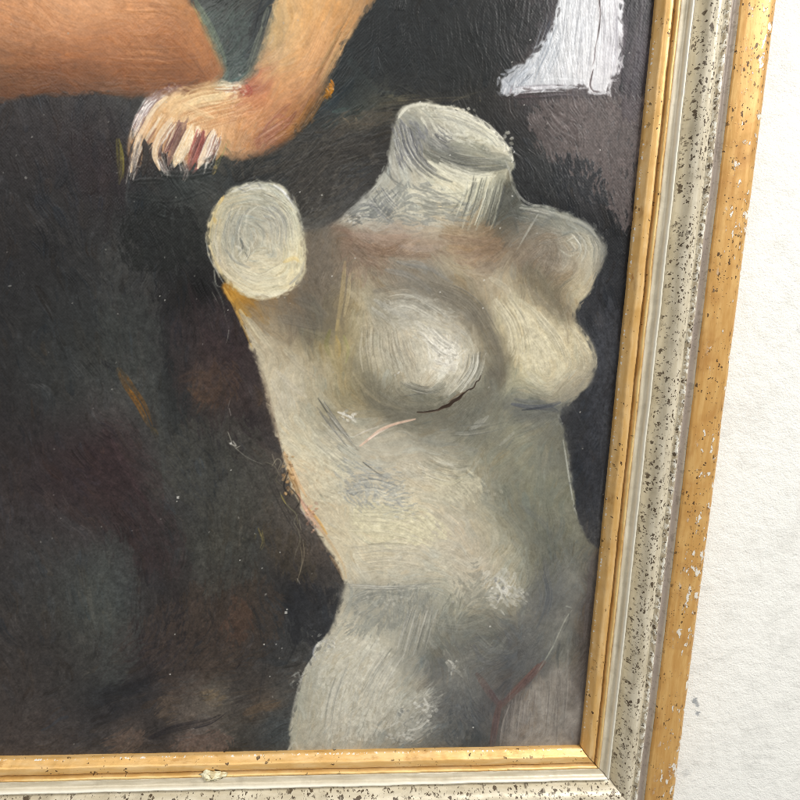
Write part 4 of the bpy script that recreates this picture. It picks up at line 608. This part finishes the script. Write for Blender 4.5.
GLAZE_TORSO = [
 ("352,352 372,372 400,392 440,400 470,388 478,396 450,412 410,414 372,404 350,380","6f6b5d",.5,6), ("368,300 392,296 396,330 380,352 362,345","8a8371",.35,6), ("404,286 440,288 470,306 478,330 455,318 425,302","8b867a",.4,5), ("300,255 350,245 352,300 340,345 310,335 280,308","70685a",.4,9), ("345,586 400,586 440,590 432,640 400,670 390,630 360,620","8c8c84",.35,8), ("520,225 550,235 560,262 540,280 520,262","7a7468",.4,6),
 ("430,284 470,297 498,330 507,370 496,396 478,402 489,372 486,342 466,314 430,296","6a6458",.5,4), ("365,385 400,404 440,412 475,394 492,405 482,424 430,427 378,420","6b685c",.55,6), ("342,328 361,328 366,370 388,402 365,402 346,376","7a725c",.4,6),
 ("498,397 530,403 560,402 574,394 566,414 530,421 504,416","62635f",.6,5), ("305,245 335,240 346,290 332,332 300,322 284,300","665f53",.45,9), ("533,262 556,288 573,318 560,322 540,302 523,275","69624f",.5,5), ("385,265 430,270 470,300 440,290 400,285","7d776c",.45,6),
 ("490,430 560,430 575,520 590,560 560,640 520,660 530,600 515,540 500,480","77766b",.30,12), ("440,622 520,612 545,600 556,640 502,700 470,692 450,650","74726b",.32,9), ("430,665 490,650 492,752 440,752 426,720","6f6e68",.28,9), ("505,180 512,200 520,232 500,236 492,214","55564f",.5,5), ("395,120 420,132 445,150 425,152 400,145","72736e",.45,5),
 ("345,585 440,585 420,612 380,640 350,620","84867d",.3,8), ("300,240 330,232 344,246 318,262","6d6459",.4,6), ("470,410 500,412 500,450 470,445","75756b",.4,8), ("590,560 603,560 592,700 583,745 578,700 585,620","524d4a",.4,5), ("520,700 560,665 578,690 574,745 508,745","a09a91",.6,7), ("560,560 585,585 570,640 545,650 555,600","8a887f",.45,7),
]

SCUMBLE_SKIN = [
 ("180,120 188,126 184,142 172,156 163,150 170,136","86645a",-.1,2,.7), ("146,152 160,150 160,176 142,182","2b2827",.2,2,.85), ("163,156 174,158 176,172 164,172","2d2827",.1,2,.8), ("198,131 208,134 200,160 190,170 188,154","96584f",-.1,2,.7),
 ("190,130 199,133 191,152 186,164 171,165 178,148","efe1c4",.4,2,.85), ("214,134 221,139 214,156 204,164 208,148","e9dfd0",.2,2,.8), ("206,140 212,140 206,158 199,162","8a6a60",-.2,2,.6), ("232,150 262,148 250,158 228,160","7d6550",-.3,3,.6), ("150,112 166,112 150,140 136,158 132,140","d3aa79",.0,3,.5),
 ("190,92 236,90 230,100 200,104","ecd3a6",-.2,4,.6), ("250,135 285,112 292,124 262,146","97604c",-.3,5,.5), ("104,84 150,86 200,80 210,74 200,90 150,94 104,95","74523b",-.1,4,.6), ("318,96 332,80 318,112 300,134 292,130","6b4c2c",.0,4,.6),
]

SMUDGES = [("298,240 306,232 320,229 338,224",5), ("345,216 358,204 370,193",3.5), ("268,30 258,60 246,80",4.5), ("205,30 220,62 218,80 200,90",4), ("566,412 568,440 572,480",2.5), ("574,318 588,336 595,360 590,385",3), ("232,156 262,152 290,140 312,110 326,80",4), ("255,350 266,392 276,430",3.5), ("290,745 292,715 300,685",2.5), ("110,94 150,95 185,90",4), ("560,570 575,600 560,640",4), ("598,232 606,255 598,272",3), ("328,640 338,612 345,585",3), ("300,215 304,250 298,282",2.5), ("480,676 500,705 545,662",3), ("500,706 494,748",3)]

FINGERS = [
 ("140,134 146,150 143,176",2.8,"2a2625","34302c",.9), ("162,140 160,156 166,174",2.0,"5c4440","3a2f2c",.8), ("182,128 174,148 168,166",2.1,"8a675a","614a44",.8), ("200,134 195,152 189,172",1.8,"93675c","70504a",.8), ("158,173 186,175 216,170",3.6,"282b2a","2c2e2c",.6), ("134,182 150,181 165,181",3,"282a29","2c2e2c",.5),
 ("156,108 145,128 136,150 131,172",3.0,"d6b088","e6cdab",.9), ("172,118 160,138 155,154 160,170",2.9,"d9b78f","ecdcc0",.9), ("192,126 184,144 177,158 175,166",3.9,"e2c49a","f3e6cc",.92), ("214,130 208,146 202,160 198,168",3.3,"dcbb93","efe2cc",.9), ("226,134 222,148 216,160",2.2,"c69c70","b58c62",.8),
 ("168,96 156,106 146,120",2.4,"e2c69c","efe0c4",.75), ("184,104 198,112 214,118",2.6,"e6caa0","dcb687",.6),
]
COMB_FINGERS = [("166,92 150,104 138,124 132,140",3.2,16,"f4eee6","6a4c4e",.8,.75), ("140,134 133,158 129,184",2.6,13,"ebe5da","3a3230",.8,.7), ("176,120 163,140 156,156",2.0,8,"f4ead8","a98468",.8,.8), ("158,156 163,168 170,178",2.4,9,"ece5d9","3a302d",.8,.75), ("190,132 181,152 176,166",2.6,9,"f8f0e2","d9bd94",.8,.8), ("216,132 210,150 203,166",2.2,12,"f5efe4","9a7668",.8,.8), ("202,138 196,154 190,168",1.8,8,"b06a5e","6a3f3a",.8,.6), ("184,126 176,144 170,156",2,8,"b08c76","5f4540",.8,.6), ("182,162 186,172 184,182",2,6,"ddd5c9","3a302d",.8,.6)]
def contrast(f, k, pivot, lift=0., sat=1.):
    g = f.mean(2, keepdims=True)
    return np.clip((g+(f-g)*sat-pivot)*k+pivot+lift, .07, .95)
def comb(path, half, n, light, dark, w=1.0, op=.7, mask=None):
    """a loaded bristle brush dragged once: n fine ridges side by side"""
    p = to_grid(smooth_path(P(path))); d = np.gradient(p, axis=0); nrm = np.stack([-d[:,1],d[:,0]],1)/(np.hypot(d[:,0],d[:,1])[:,None]+1e-9)
    for k in range(n):
        o = (rng.random()*2-1)*half*1.56
        a, b = rng.random()*.35, 1-rng.random()*.35
        i0, i1 = int(a*len(p)), max(int(b*len(p)),int(a*len(p))+3)
        q = p[i0:i1]+nrm[i0:i1]*o+rng.normal(0,.35,(len(p[i0:i1]),2))
        if len(q) < 2: continue
        lit = rng.random() < .5
        c = rgb(light if lit else dark)+rng.normal(0,.035)
        stroke(q, w*rng.uniform(.7,1.5), np.clip(c,0.02,1), op*rng.uniform(.5,1), .55, .95 if lit else .05, grid=True, mask=mask)
_LIC = {}
def streaks(ang):
    k = id(ang)
    if k not in _LIC: _LIC[k] = (lic(ang, 6, 1), ang)
    return _LIC[k][0]
def scumble(pts, col, cover=0., cell=9, op=.8, ang=None, edge=6, h=.5, streak=6):
    """a dry, broken patch of paint that catches only the raised weave"""
    m = poly_mask(P(pts), 3, 14, 0); m = blur(m, edge, 2)
    n = np.roll(streaks(ang), (int(rng.integers(0,40)),int(rng.integers(0,40))), (0,1))
    a = np.clip((m*2.6-1.3+cover+n*.75)*1.6, 0, 1)*np.clip(m*3,0,1)*op
    c = rgb(col)*(1+.06*noise(5,2)[...,None])
    COL[:] = COL*(1-a[...,None])+c*a[...,None]; HGT[:] = HGT+a*h*.35
def dabs(cx_, cy_, rx, ry, n, light, dark, w=(1.,2.4), op=.8):
    x0, y0 = to_grid([(cx_,cy_)])[0].astype(int); u = COL[np.clip(y0,0,GY-1), np.clip(x0,0,GX-1)].copy()
    """a clot of thick little touches"""
    for _ in range(n):
        r = np.sqrt(rng.random()); t = rng.random()*2*np.pi
        x = cx_+np.cos(t)*r*rx; y = cy_+np.sin(t)*r*ry; a = rng.normal(.6,.8); l = rng.uniform(1.5,5)
        lit = rng.random() < .68
        c = np.clip(rgb(light if lit else dark)*.72+u*.28+rng.normal(0,.03),0,1)
        l *= .7
        stroke([(x,y),(x+np.cos(a)*l,y+np.sin(a)*l)], rng.uniform(*w)*1.15, c, op*rng.uniform(.5,1), .3, 1.3 if lit else .1)
def glaze(pts, col, op, r):
    """a thin film of darker paint rubbed over a form, without an edge"""
    a = blur(poly_mask(P(pts), 2, 14, 0), r, 3)*op*(.85+.3*noise(16,3))
    a = np.clip(a,0,.9)[...,None]
    COL[:] = COL*(1-a)+rgb(col)*a
def rag(pts, n, L=(3,11), w=(.8,1.9), op=.75, reach=4., inout=.5):
    """break an outline: little touches of one side dragged across the other"""
    p = to_grid(smooth_path(P(pts) if isinstance(pts,str) else pts, True)); t = np.roll(p,-1,0)-p; t /= np.hypot(t[:,0],t[:,1])[:,None]+1e-9
    nr = np.stack([-t[:,1],t[:,0]],1)
    seg = np.hypot(*(np.roll(p,-1,0)-p).T); cum = np.cumsum(seg)
    for _ in range(n):
        i = int(np.searchsorted(cum, rng.random()*cum[-1])) % len(p)
        s = 1 if rng.random() < inout else -1
        q = p[i]+nr[i]*s*rng.uniform(.2,2.2); src = p[i]-nr[i]*s*rng.uniform(reach*.8,reach*2.2)
        x, y = int(src[0]), int(src[1])
        if not (0 <= x < GX and 0 <= y < GY): continue
        c = np.clip(COL[y,x]*rng.uniform(.88,1.1),0,1)
        l = rng.uniform(*L); a = t[i]+nr[i]*rng.normal(0,.35)
        stroke([q-a*l/2, q, q+a*l/2], rng.uniform(*w), c, op*rng.uniform(.5,1), .5, .6, grid=True)
def smudge(paths, r=4, k=.85):
    """lost edges: wet paint rubbed together along a line"""
    m = np.zeros((GY,GX))
    for path, hw in paths:
        q = to_grid(smooth_path(P(path))); dd = np.full((GY,GX),1e9)
        x0 = max(int(q[:,0].min()-40),0); x1 = int(q[:,0].max()+40); y0 = max(int(q[:,1].min()-40),0); y1 = int(q[:,1].max()+40)
        gx = _gx[y0:y1,x0:x1]; gy = _gy[y0:y1,x0:x1]; d = np.full(gx.shape,1e9)
        for (ax,ay) in q: d = np.minimum(d, (gx-ax)**2+(gy-ay)**2)
        m[y0:y1,x0:x1] = np.maximum(m[y0:y1,x0:x1], np.clip(1.3-np.sqrt(d)/(hw*1.56),0,1))
    b = np.stack([blur(COL[...,c],r,2) for c in range(3)],-1)
    m = (blur(m,2,1)*k)[...,None]
    COL[:] = COL*(1-m)+b*m
def bg_comb(base, ang):
    x = rng.uniform(0,GX-1); y = rng.uniform(0,GY-1); l = rng.uniform(14,46); hw = rng.uniform(4,12); a0 = None; q = []
    for s in range(4):
        xi = int(np.clip(x,0,GX-1)); yi = int(np.clip(y,0,GY-1)); a = .5*np.arctan2(ang[1][yi,xi],ang[0][yi,xi])
        if a0 is not None:
            while a-a0 > np.pi/2: a -= np.pi
            while a-a0 < -np.pi/2: a += np.pi
        a0 = a; q.append((x,y)); x += np.cos(a)*l/4; y += np.sin(a)*l/4
    q = np.array(q); n_ = np.array([-np.sin(a0),np.cos(a0)]); xi = int(np.clip(q[0,0],0,GX-1)); yi = int(np.clip(q[0,1],0,GY-1)); c0 = base[yi,xi]; k = rng.choice([-.05,-.03,.03,.055])
    for _ in range(int(hw*1.1)):
        o = rng.uniform(-hw,hw)
        stroke(q+n_*o+rng.normal(0,.5,q.shape), rng.uniform(.7,1.5), np.clip(c0+k*rng.uniform(.3,1.2),.02,1), .55, .6, .8, grid=True)
def paint():
    global COL, HGT
    def ang(s): 
        S=s; return angle_field(S)
    # --- ground and dark background
    aB = ang(A_BG); swirl = noise(30,3)*.4
    def turn(a):
        t = np.arctan2(a[1],a[0])+swirl*2; return np.cos(t), np.sin(t)
    aB = turn(aB); fB = contrast(field(BG, warp=3, wcell=40), 1.2, .2, -.006, .54)
    COL[:] = fB; one = np.ones((GY,GX))
    HGT[:] = .15+.05*noise(10,3)
    strokes(3600, one, fB, aB, L=(14,50), W=(3,9), jit=.024, op=.7, dry=.75, h=.45, warm=.008)
    strokes(1800, one, fB, aB, L=(8,26), W=(1.2,3.6), jit=.034, op=.6, dry=.85, h=.5, warm=.012)
    for _ in range(420): bg_comb(fB, aB)
    for (pts,w,c,o) in BG_STROKES: stroke(smooth_path(P(pts)), w, c, o, .7, .35)
    for a in SCUMBLE_BG: scumble(*a[:4], op=a[4], ang=aB)
    # --- plaster torso
    mT = poly_mask(P_TORSO, 1.1, 12, 1); aT = turn(ang(A_TORSO)); fT = contrast(field(TORSO, warp=4, wcell=40), 1.32, .58, -.012, .84)*np.array([1.008,1.,.985])
    soft = blur(mT,3,1)
    COL[:] = COL*(1-mT[...,None])+fT*mT[...,None]
    HGT[:] = HGT*(1-mT)+mT*.35
    strokes(3200, mT, fT, aT, L=(12,38), W=(3,8), jit=.024, op=.6, dry=.5, h=.5, warm=.010)
    strokes(2400, mT, fT, aT, L=(8,26), W=(1.,2.6), jit=.038, op=.55, dry=.6, h=.6, warm=.014)
    for a in GLAZE_TORSO: glaze(*a)
    for (pts,w,c,o) in TORSO_STROKES: stroke(smooth_path(P(pts)), w, c, o, .5, .7)
    for a in SCUMBLE_TORSO: scumble(*a[:4], op=a[4], ang=aT)
    for a in COMB_TORSO: comb(*a, mask=mT)
    for a in DABS_TORSO: dabs(*a)
    # --- arm stump disc
    mS = poly_mask(P_STUMP, 1.2, 12, 1); aS = ang(A_STUMP); fS = contrast(field(STUMP, warp=4, wcell=30), 1.25, .62, .01, .88)*np.array([1.005,1.,.985])
    COL[:] = COL*(1-mS[...,None])+fS*mS[...,None]; HGT[:] = HGT*(1-mS)+mS*.5
    strokes(500, mS, fS, aS, L=(14,40), W=(1.5,4.5), jit=.03, op=.6, dry=.55, h=.65, warm=.012)
    strokes(500, mS, fS, aS, L=(8,24), W=(.8,1.8), jit=.06, op=.6, dry=.7, h=.75, warm=.016)
    for (pts,w,c,o) in STUMP_STROKES: stroke(smooth_path(P(pts)), w, c, o, .5, .8)
    for a in COMB_STUMP: comb(*a, mask=mS)
    # --- thigh, forearm and hand of the sitter
    aK = turn(ang(A_SKIN))
    mL = poly_mask(P_THIGH, 1.5, 14, 2); fL = contrast(field(THIGH, warp=4), 1.36, .50, -.035, .72)
    COL[:] = COL*(1-mL[...,None])+fL*mL[...,None]; HGT[:] = HGT*(1-mL)+mL*.3
    strokes(900, mL, fL, aK, L=(12,40), W=(2,5), jit=.018, op=.55, dry=.5, h=.4, warm=.012)
    strokes(500, mL, fL, aK, L=(6,20), W=(1.2,2.6), jit=.026, op=.5, dry=.7, h=.45, warm=.016)
    mA = poly_mask(P_ARM, 1.3, 14, 2); fA = contrast(field(ARM, warp=4), 1.12, .6, -.005, .84)
    COL[:] = COL*(1-mA[...,None])+fA*mA[...,None]; HGT[:] = HGT*(1-mA)+mA*.45
    strokes(800, mA, fA, aK, L=(12,40), W=(2,5), jit=.022, op=.55, dry=.5, h=.5, warm=.015)
    strokes(600, mA, fA, aK, L=(6,20), W=(1.2,2.4), jit=.035, op=.5, dry=.7, h=.6, warm=.02)
    for (pts,w,c,o) in SKIN_STROKES: stroke(smooth_path(P(pts)), w, c, o, .55, .8)
    for a in SCUMBLE_SKIN: scumble(*a[:4], op=a[4], ang=aK)
    for a in COMB_SKIN: comb(*a)
    for (pts,w,c,c2,o) in FINGERS: stroke(smooth_path(P(pts)), w, c, o, .25, .9, col2=c2, taper=.75)
    for a in COMB_FINGERS: comb(*a)
    for a in DABS_SKIN:
        if a[5] == 'dd8f1f' or a[1] < 92: dabs(*a)
    # --- white cloth
    mC = poly_mask(P_CLOTH, 1.8, 9, 1, smooth=False); aC = ang(A_CLOTH); fC = field(CLOTH, warp=3)
    COL[:] = COL*(1-mC[...,None])+fC*mC[...,None]; HGT[:] = HGT*(1-mC)+mC*.55
    strokes(420, mC, fC, aC, L=(14,46), W=(1.5,4.5), jit=.03, op=.65, dry=.6, h=.8, warm=.004)
    strokes(600, mC, fC, aC, L=(8,30), W=(.8,1.7), jit=.07, op=.6, dry=.7, h=.9, warm=.004)
    for (pts,w,c,o) in CLOTH_STROKES: stroke(smooth_path(P(pts)), w, c, o, .35, .5)
    for a in COMB_CLOTH: comb(*a)
    smudge(SMUDGES)
    rag(P_TORSO,380,op=.5,w=(.7,2.6)); rag(P_STUMP,90,op=.42,w=(.7,2.4)); rag(P_ARM,150,op=.5,w=(.8,2.6)); rag(P_THIGH,100,op=.45,w=(.8,2.6)); rag(P_CLOTH,150,w=(.8,2.2),op=.85)
    # --- bristle grain, weave, dust and chips
    light = np.clip(mT+mS+mA+mL+mC,0,1)
    mix = (mT+mA+mL)[...,None]
    grain = noise(1.7,1)*.55+noise(4,2)*.45
    lb, lt, ls, lk = [lic(a,n)*.5+grain*.6 for a,n in ((aB,3),(aT,4),(aS,4),(aK,3))]; lc = lic(aC,16)
    g = lb*(1-light)*.008
    for m,l,k in ((mT*(1-mS),lt,.019),(mS,ls,.022),(mL,lk,.013),(mA,lk,.017),(mC,lc,.03)): g = g+m*l*k
    patch = np.clip(.75+.5*noise(70,3),.15,1.7)
    COL[:] = COL+(g*patch)[...,None]
    HGT[:] = HGT+g*patch*4.5
    weave = np.sin(_gx*2*np.pi/4.1+noise(40,2)*1.2)*np.sin(_gy*2*np.pi/4.3+noise(40,2)*1.2)
    HGT[:] += weave*.05*(1-.35*light)+.035*noise(1.8,1)
    COL[:] *= (1+(.022+.045*(1-light))*noise(2.2,2)+(.025+.03*(1-light))*noise(7,3)+.0*light)[...,None]
    for (pts,w,c,o) in LAST_STROKES: stroke(smooth_path(P(pts)), w, c, o, .3, .9)
    for x,y,r in DUST:
        stroke([(x-r*.3,y),(x+r*.3,y+r*.5)], max(r*1.0,.9), 'd2d0c8', .8, .2, 1.0)
    for _ in range(110):
        x = rng.uniform(0,650); y = rng.uniform(0,745); r = abs(rng.normal(0,.45))+.35
        stroke([(x,y),(x+rng.normal(0,.8),y+rng.normal(0,.8))], r, 'a9a7a0', .5, .2, .8)
    COL[:] = np.clip(COL,.015,.97)
    return dict(torso=np.maximum(mT,mS), arm=mA, thigh=mL, cloth=mC)
# ---------------------------------------------------------------- the wall
M_WALL = mat_wall('white_plaster'); M_GILT_IN = mat_gilt('gilt_slip', 'dfb26c', 'c99a52', 'e9c58b', False, .74, False); M_GILT_OUT = mat_gilt('gilt_edge', 'd09f5a', 'b27d40', 'deb36f', True, .50, True)
M_SILVER = mat_silver('silvered_gesso'); M_PAINT = mat_paint('oil_paint'); M_WOOD = mat_wood('bare_wood')
def make_wall():
    n = 120; x = np.linspace(-3.2,2.8,n); y = np.linspace(-2.6,3.2,n)
    X, Y = np.meshgrid(x,y); r = np.random.default_rng(3); z = -.0275+.0008*np.sin(X*7+Y*3)+.0003*r.standard_normal(X.shape)
    vs = [(a,b,c) for a,b,c in zip(X.ravel(),Y.ravel(),z.ravel())]
    fs = [(j*n+i, j*n+i+1, (j+1)*n+i+1, (j+1)*n+i) for j in range(n-1) for i in range(n-1)]
    k = len(vs); vs += [(-3.2,-2.6,-.15),(2.8,-2.6,-.15),(2.8,3.2,-.15),(-3.2,3.2,-.15)]; fs += [(k,k+3,k+2,k+1)]
    a,b,c,d = 0, n-1, n*n-1, n*(n-1)
    fs += [tuple(list(range(0,n))[::-1]+[k,k+1]), tuple(list(range(d,n*n))+[k+2,k+3])]
    fs += [tuple([i*n for i in range(n)]+[k+3,k]), tuple([i*n+n-1 for i in range(n)][::-1]+[k+1,k+2])]
    me = bpy.data.meshes.new('wall'); me.from_pydata(vs,[],fs); me.shade_smooth()
    return tag(link('wall', me, M_WALL), 'bright white plaster wall with faint grey smudges behind the frame', 'wall')
make_wall()

# ---------------------------------------------------------------- the framed painting
root = bpy.data.objects.new('framed_painting', None); COLL.objects.link(root)
root.location = (0,0,0); root.empty_display_size = .1
tag(root, 'oil painting of a headless plaster torso in a worn gold and speckled silver frame', 'painting')

# cross-section of the moulding: u outward from the sight edge, z towards the viewer (metres)
SLIP = [(0,-.0060),(0,-.0012),(.0004,-.0004),(.0010,.0002),(.0034,.0034),(.0042,.0043),(.0049,.0046),(.0070,.0048),(.0086,.0050),(.0092,.0047),(.0096,.0034),(.0101,.0030),(.0105,.0038),(.0110,.0058),(.0117,.0069),(.0125,.0070),(.0131,.0064),(.0135,.0050),(.0135,-.0060)]
BAND = [(.0135,-.0060),(.0135,.0056),(.0139,.0062),(.0146,.0063),(.0168,.0064),(.0182,.0067),(.0187,.0084),(.0194,.0100),(.0203,.0103),(.0210,.0092),(.0215,.0068),(.0222,.0050),(.0232,.0046),(.0244,.0054),(.0258,.0078),(.0276,.0116),(.0300,.0146),(.0325,.0160),(.0348,.0163),(.0368,.0156),(.0384,.0143),(.0393,.0134),(.0398,.0134),(.0404,.0146),(.0413,.0158),(.0424,.0158),(.0433,.0146),(.0439,.0126),(.0450,.0108),(.0468,.0104),(.0484,.0114),(.0493,.0130),(.0498,.0136),(.0498,-.0180),(.0135,-.0180)]
EDGE = [(.0498,-.0180),(.0498,.0140),(.0503,.0149),(.0515,.0154),(.0560,.0161),(.0620,.0166),(.0670,.0167),(.0700,.0163),(.0722,.0152),(.0738,.0134),(.0748,.0110),(.0752,.0080),(.0752,-.0240),(.0735,-.0245),(.0498,-.0245)]
W_, H_ = 0.512, 0.604                                     # sight size
CORN = [(0,0),(0,H_),(-W_,H_),(-W_,0)]                    # right rail runs corner 0 to 1, top 1 to 2, left 2 to 3, bottom 3 to 0
def rail_mesh(name, prof, side, closed, seed):
    r = np.random.default_rng(seed)
    p = np.array(prof)
    if closed: p = np.vstack([p, p[:1]])
    a = np.array(CORN[side]); b = np.array(CORN[(side+1)%4]); d = (b-a)/np.hypot(*(b-a)); out = np.array([d[1],-d[0]]); L = np.hypot(*(b-a))
    n = int(L/.0016)
    m = len(p)
    # slow warp and hand-worn irregularity along the length
    t = np.linspace(0,1,n)
    def wav(amp, cells): 
        k = r.standard_normal(cells+2); x = t*cells; i = x.astype(int); f = x-i; f = f*f*(3-2*f); return amp*(k[i]*(1-f)+k[i+1]*f)
    du = wav(.00012,40)+wav(.00006,200); dz = wav(.00012,30)
    MI = np.zeros((n,m,2)); V = np.zeros((n,m,3)); UV = np.zeros((n,m,2))
    acc = np.concatenate([[0],np.cumsum(np.hypot(*np.diff(p,axis=0).T))])
    for j in range(m):
        u, z = p[j]
        s = -u+(L+2*u)*t                                 # mitred: each line of the profile runs from mitre to mitre
        inner = 0 if (z < -.004) else 1
        jit = r.normal(0,.000045,n)*inner
        uu = u+(du+jit)*inner
        V[:,j,0] = a[0]+d[0]*s+out[0]*uu; V[:,j,1] = a[1]+d[1]*s+out[1]*uu; V[:,j,2] = z+(dz+r.normal(0,.00004,n))*inner
        UV[:,j,0] = u+(.008-z if u > .0745 and z < .008 else (z+.0012 if u < 1e-6 else 0.)); UV[:,j,1] = s+side*1.7; MI[:,j,0] = np.minimum(s+u, L+u-s)
    fs = []
    for i in range(n-1):
        for j in range(m-1):
            fs.append((i*m+j,(i+1)*m+j,(i+1)*m+j+1,i*m+j+1))
    me = bpy.data.meshes.new(name); me.from_pydata([tuple(v) for v in V.reshape(-1,3)],[],fs)
    lay = me.uv_layers.new(name='UVMap'); uvf = UV.reshape(-1,2)
    idx = np.zeros(len(me.loops),dtype=np.int32); me.loops.foreach_get('vertex_index', idx)
    lay.data.foreach_set('uv', uvf[idx].ravel())
    lay2 = me.uv_layers.new(name='mitre'); lay2.data.foreach_set('uv', MI.reshape(-1,2)[idx].ravel())
    me.uv_layers.active_index = 0; me.uv_layers['UVMap'].active_render = True
    me.shade_smooth()
    return me
RAILS = ['right','top','left','bottom']
for s in range(4):
    band = link('frame_rail', rail_mesh('frame_rail', BAND, s, True, 10+s), M_SILVER, root)
    link('gilt_slip', rail_mesh('gilt_slip', SLIP, s, False, 20+s), M_GILT_IN, band)
    link('gilt_edge', rail_mesh('gilt_edge', EDGE, s, True, 30+s), M_GILT_OUT, band)
    if s == 3:
        # a lump of dried pale filler stuck across the gilding of the bottom rail
        r = np.random.default_rng(5); vs = []; fs = []; nu, nv = 22, 12
        c = to_grid([(216,778)])[0]*CELL+np.array([CW0,CH0])
        for j in range(nv+1):
            for i in range(nu):
                th = 2*np.pi*i/nu; ph = j/nv*np.pi/2
                rr = 1+.22*np.sin(3*th+1)+.14*np.sin(7*th)+.1*r.standard_normal()
                vs.append((c[0]+.0088*rr*np.cos(th)*np.cos(ph), -.0118+.0036*rr*np.sin(th)*np.cos(ph), .0052+.0040*np.sin(ph)*(1+.25*np.sin(5*th))+.0003*r.standard_normal()))
        for j in range(nv):
            for i in range(nu): fs.append((j*nu+i, j*nu+(i+1)%nu, (j+1)*nu+(i+1)%nu, (j+1)*nu+i))
        me = bpy.data.meshes.new('filler'); me.from_pydata(vs,[],fs); me.shade_smooth()
        t = NT('dried_filler'); ob = t.node('ShaderNodeTexCoord').outputs['Object']
        t.put(t.b.inputs['Base Color'], t.mix(t.ramp(t.noise(ob, 260, 4),.4,.65), lin('f4edcb'), lin('cdbd92'))); t.b.inputs['Roughness'].default_value = .5; t.bump(t.noise(ob, 600, 4), .8, .001)
        tag(link('filler_lump', me, t.m, band), 'lump of dried pale yellow filler on the gold slip')

# the canvas: one sheet of cells; what is painted on it is cut along the outlines of the painted figures
masks = paint()
def srgb2lin(c): return np.where(c <= .04045, c/12.92, ((c+.055)/1.055)**2.4)
ZC = -.004+np.clip(HGT,-.6,2.2)*.00052
XX = CW0+_gx*CELL; YY = CH0+_gy*CELL
nx_, ny_ = np.gradient(ZC, CELL)[1], np.gradient(ZC, CELL)[0]
NRM = np.stack([-nx_,-ny_,np.ones_like(ZC)],-1); NRM /= np.linalg.norm(NRM,axis=-1,keepdims=True)
LINC = srgb2lin(COL)
own = np.zeros((GY-1,GX-1), np.int8)
for k, nm in ((1,'thigh'),(2,'arm'),(3,'cloth'),(4,'torso')):
    mk = masks[nm]; own[(mk[:-1,:-1]+mk[1:,1:])*.5 > .5] = k
def sheet(name, k, parent):
    fy, fx = np.nonzero(own == k)
    q = np.stack([fy*GX+fx, fy*GX+fx+1, (fy+1)*GX+fx+1, (fy+1)*GX+fx], 1)
    used, inv = np.unique(q, return_inverse=True); inv = inv.reshape(q.shape)
    me = bpy.data.meshes.new(name); nv, nf = len(used), len(q)
    me.vertices.add(nv); me.vertices.foreach_set('co', np.stack([XX.ravel()[used],YY.ravel()[used],ZC.ravel()[used]],1).astype(np.float32).ravel())
    me.loops.add(nf*4); me.loops.foreach_set('vertex_index', inv.astype(np.int32).ravel())
    me.polygons.add(nf); me.polygons.foreach_set('loop_start', np.arange(0,nf*4,4,dtype=np.int32))
    me.update(calc_edges=True)
    at = me.color_attributes.new('paint','FLOAT_COLOR','POINT')
    at.data.foreach_set('color', np.concatenate([LINC.reshape(-1,3)[used], np.ones((nv,1))],1).astype(np.float32).ravel())
    me.polygons.foreach_set('use_smooth', np.ones(nf,dtype=bool))
    me.normals_split_custom_set_from_vertices(NRM.reshape(-1,3)[used].tolist())
    me.update()
    return link(name, me, M_PAINT, parent)
canvas = sheet('canvas', 0, root)
tag(canvas, 'dark brown and black painted background')
tag(sheet('painted_torso', 4, canvas), 'painted headless and armless white plaster torso')
tag(sheet('painted_arm', 2, canvas), 'painted forearm and hand pressed down')
tag(sheet('painted_thigh', 1, canvas), 'painted bare thigh in brown and orange')
tag(sheet('painted_cloth', 3, canvas), 'painted white cloth with a dark crack')
# stretcher board behind the canvas
vs = [(x,y,z) for z in (-.0175,-.0065) for x,y in ((CW0,CH0),(CW1,CH0),(CW1,CH1),(CW0,CH1))]
me = bpy.data.meshes.new('backing_board'); me.from_pydata(vs,[],[(3,2,1,0),(4,5,6,7),(0,1,5,4),(1,2,6,5),(2,3,7,6),(3,0,4,7)])
me.uv_layers.new(name='UVMap')
link('backing_board', me, M_WOOD, root)
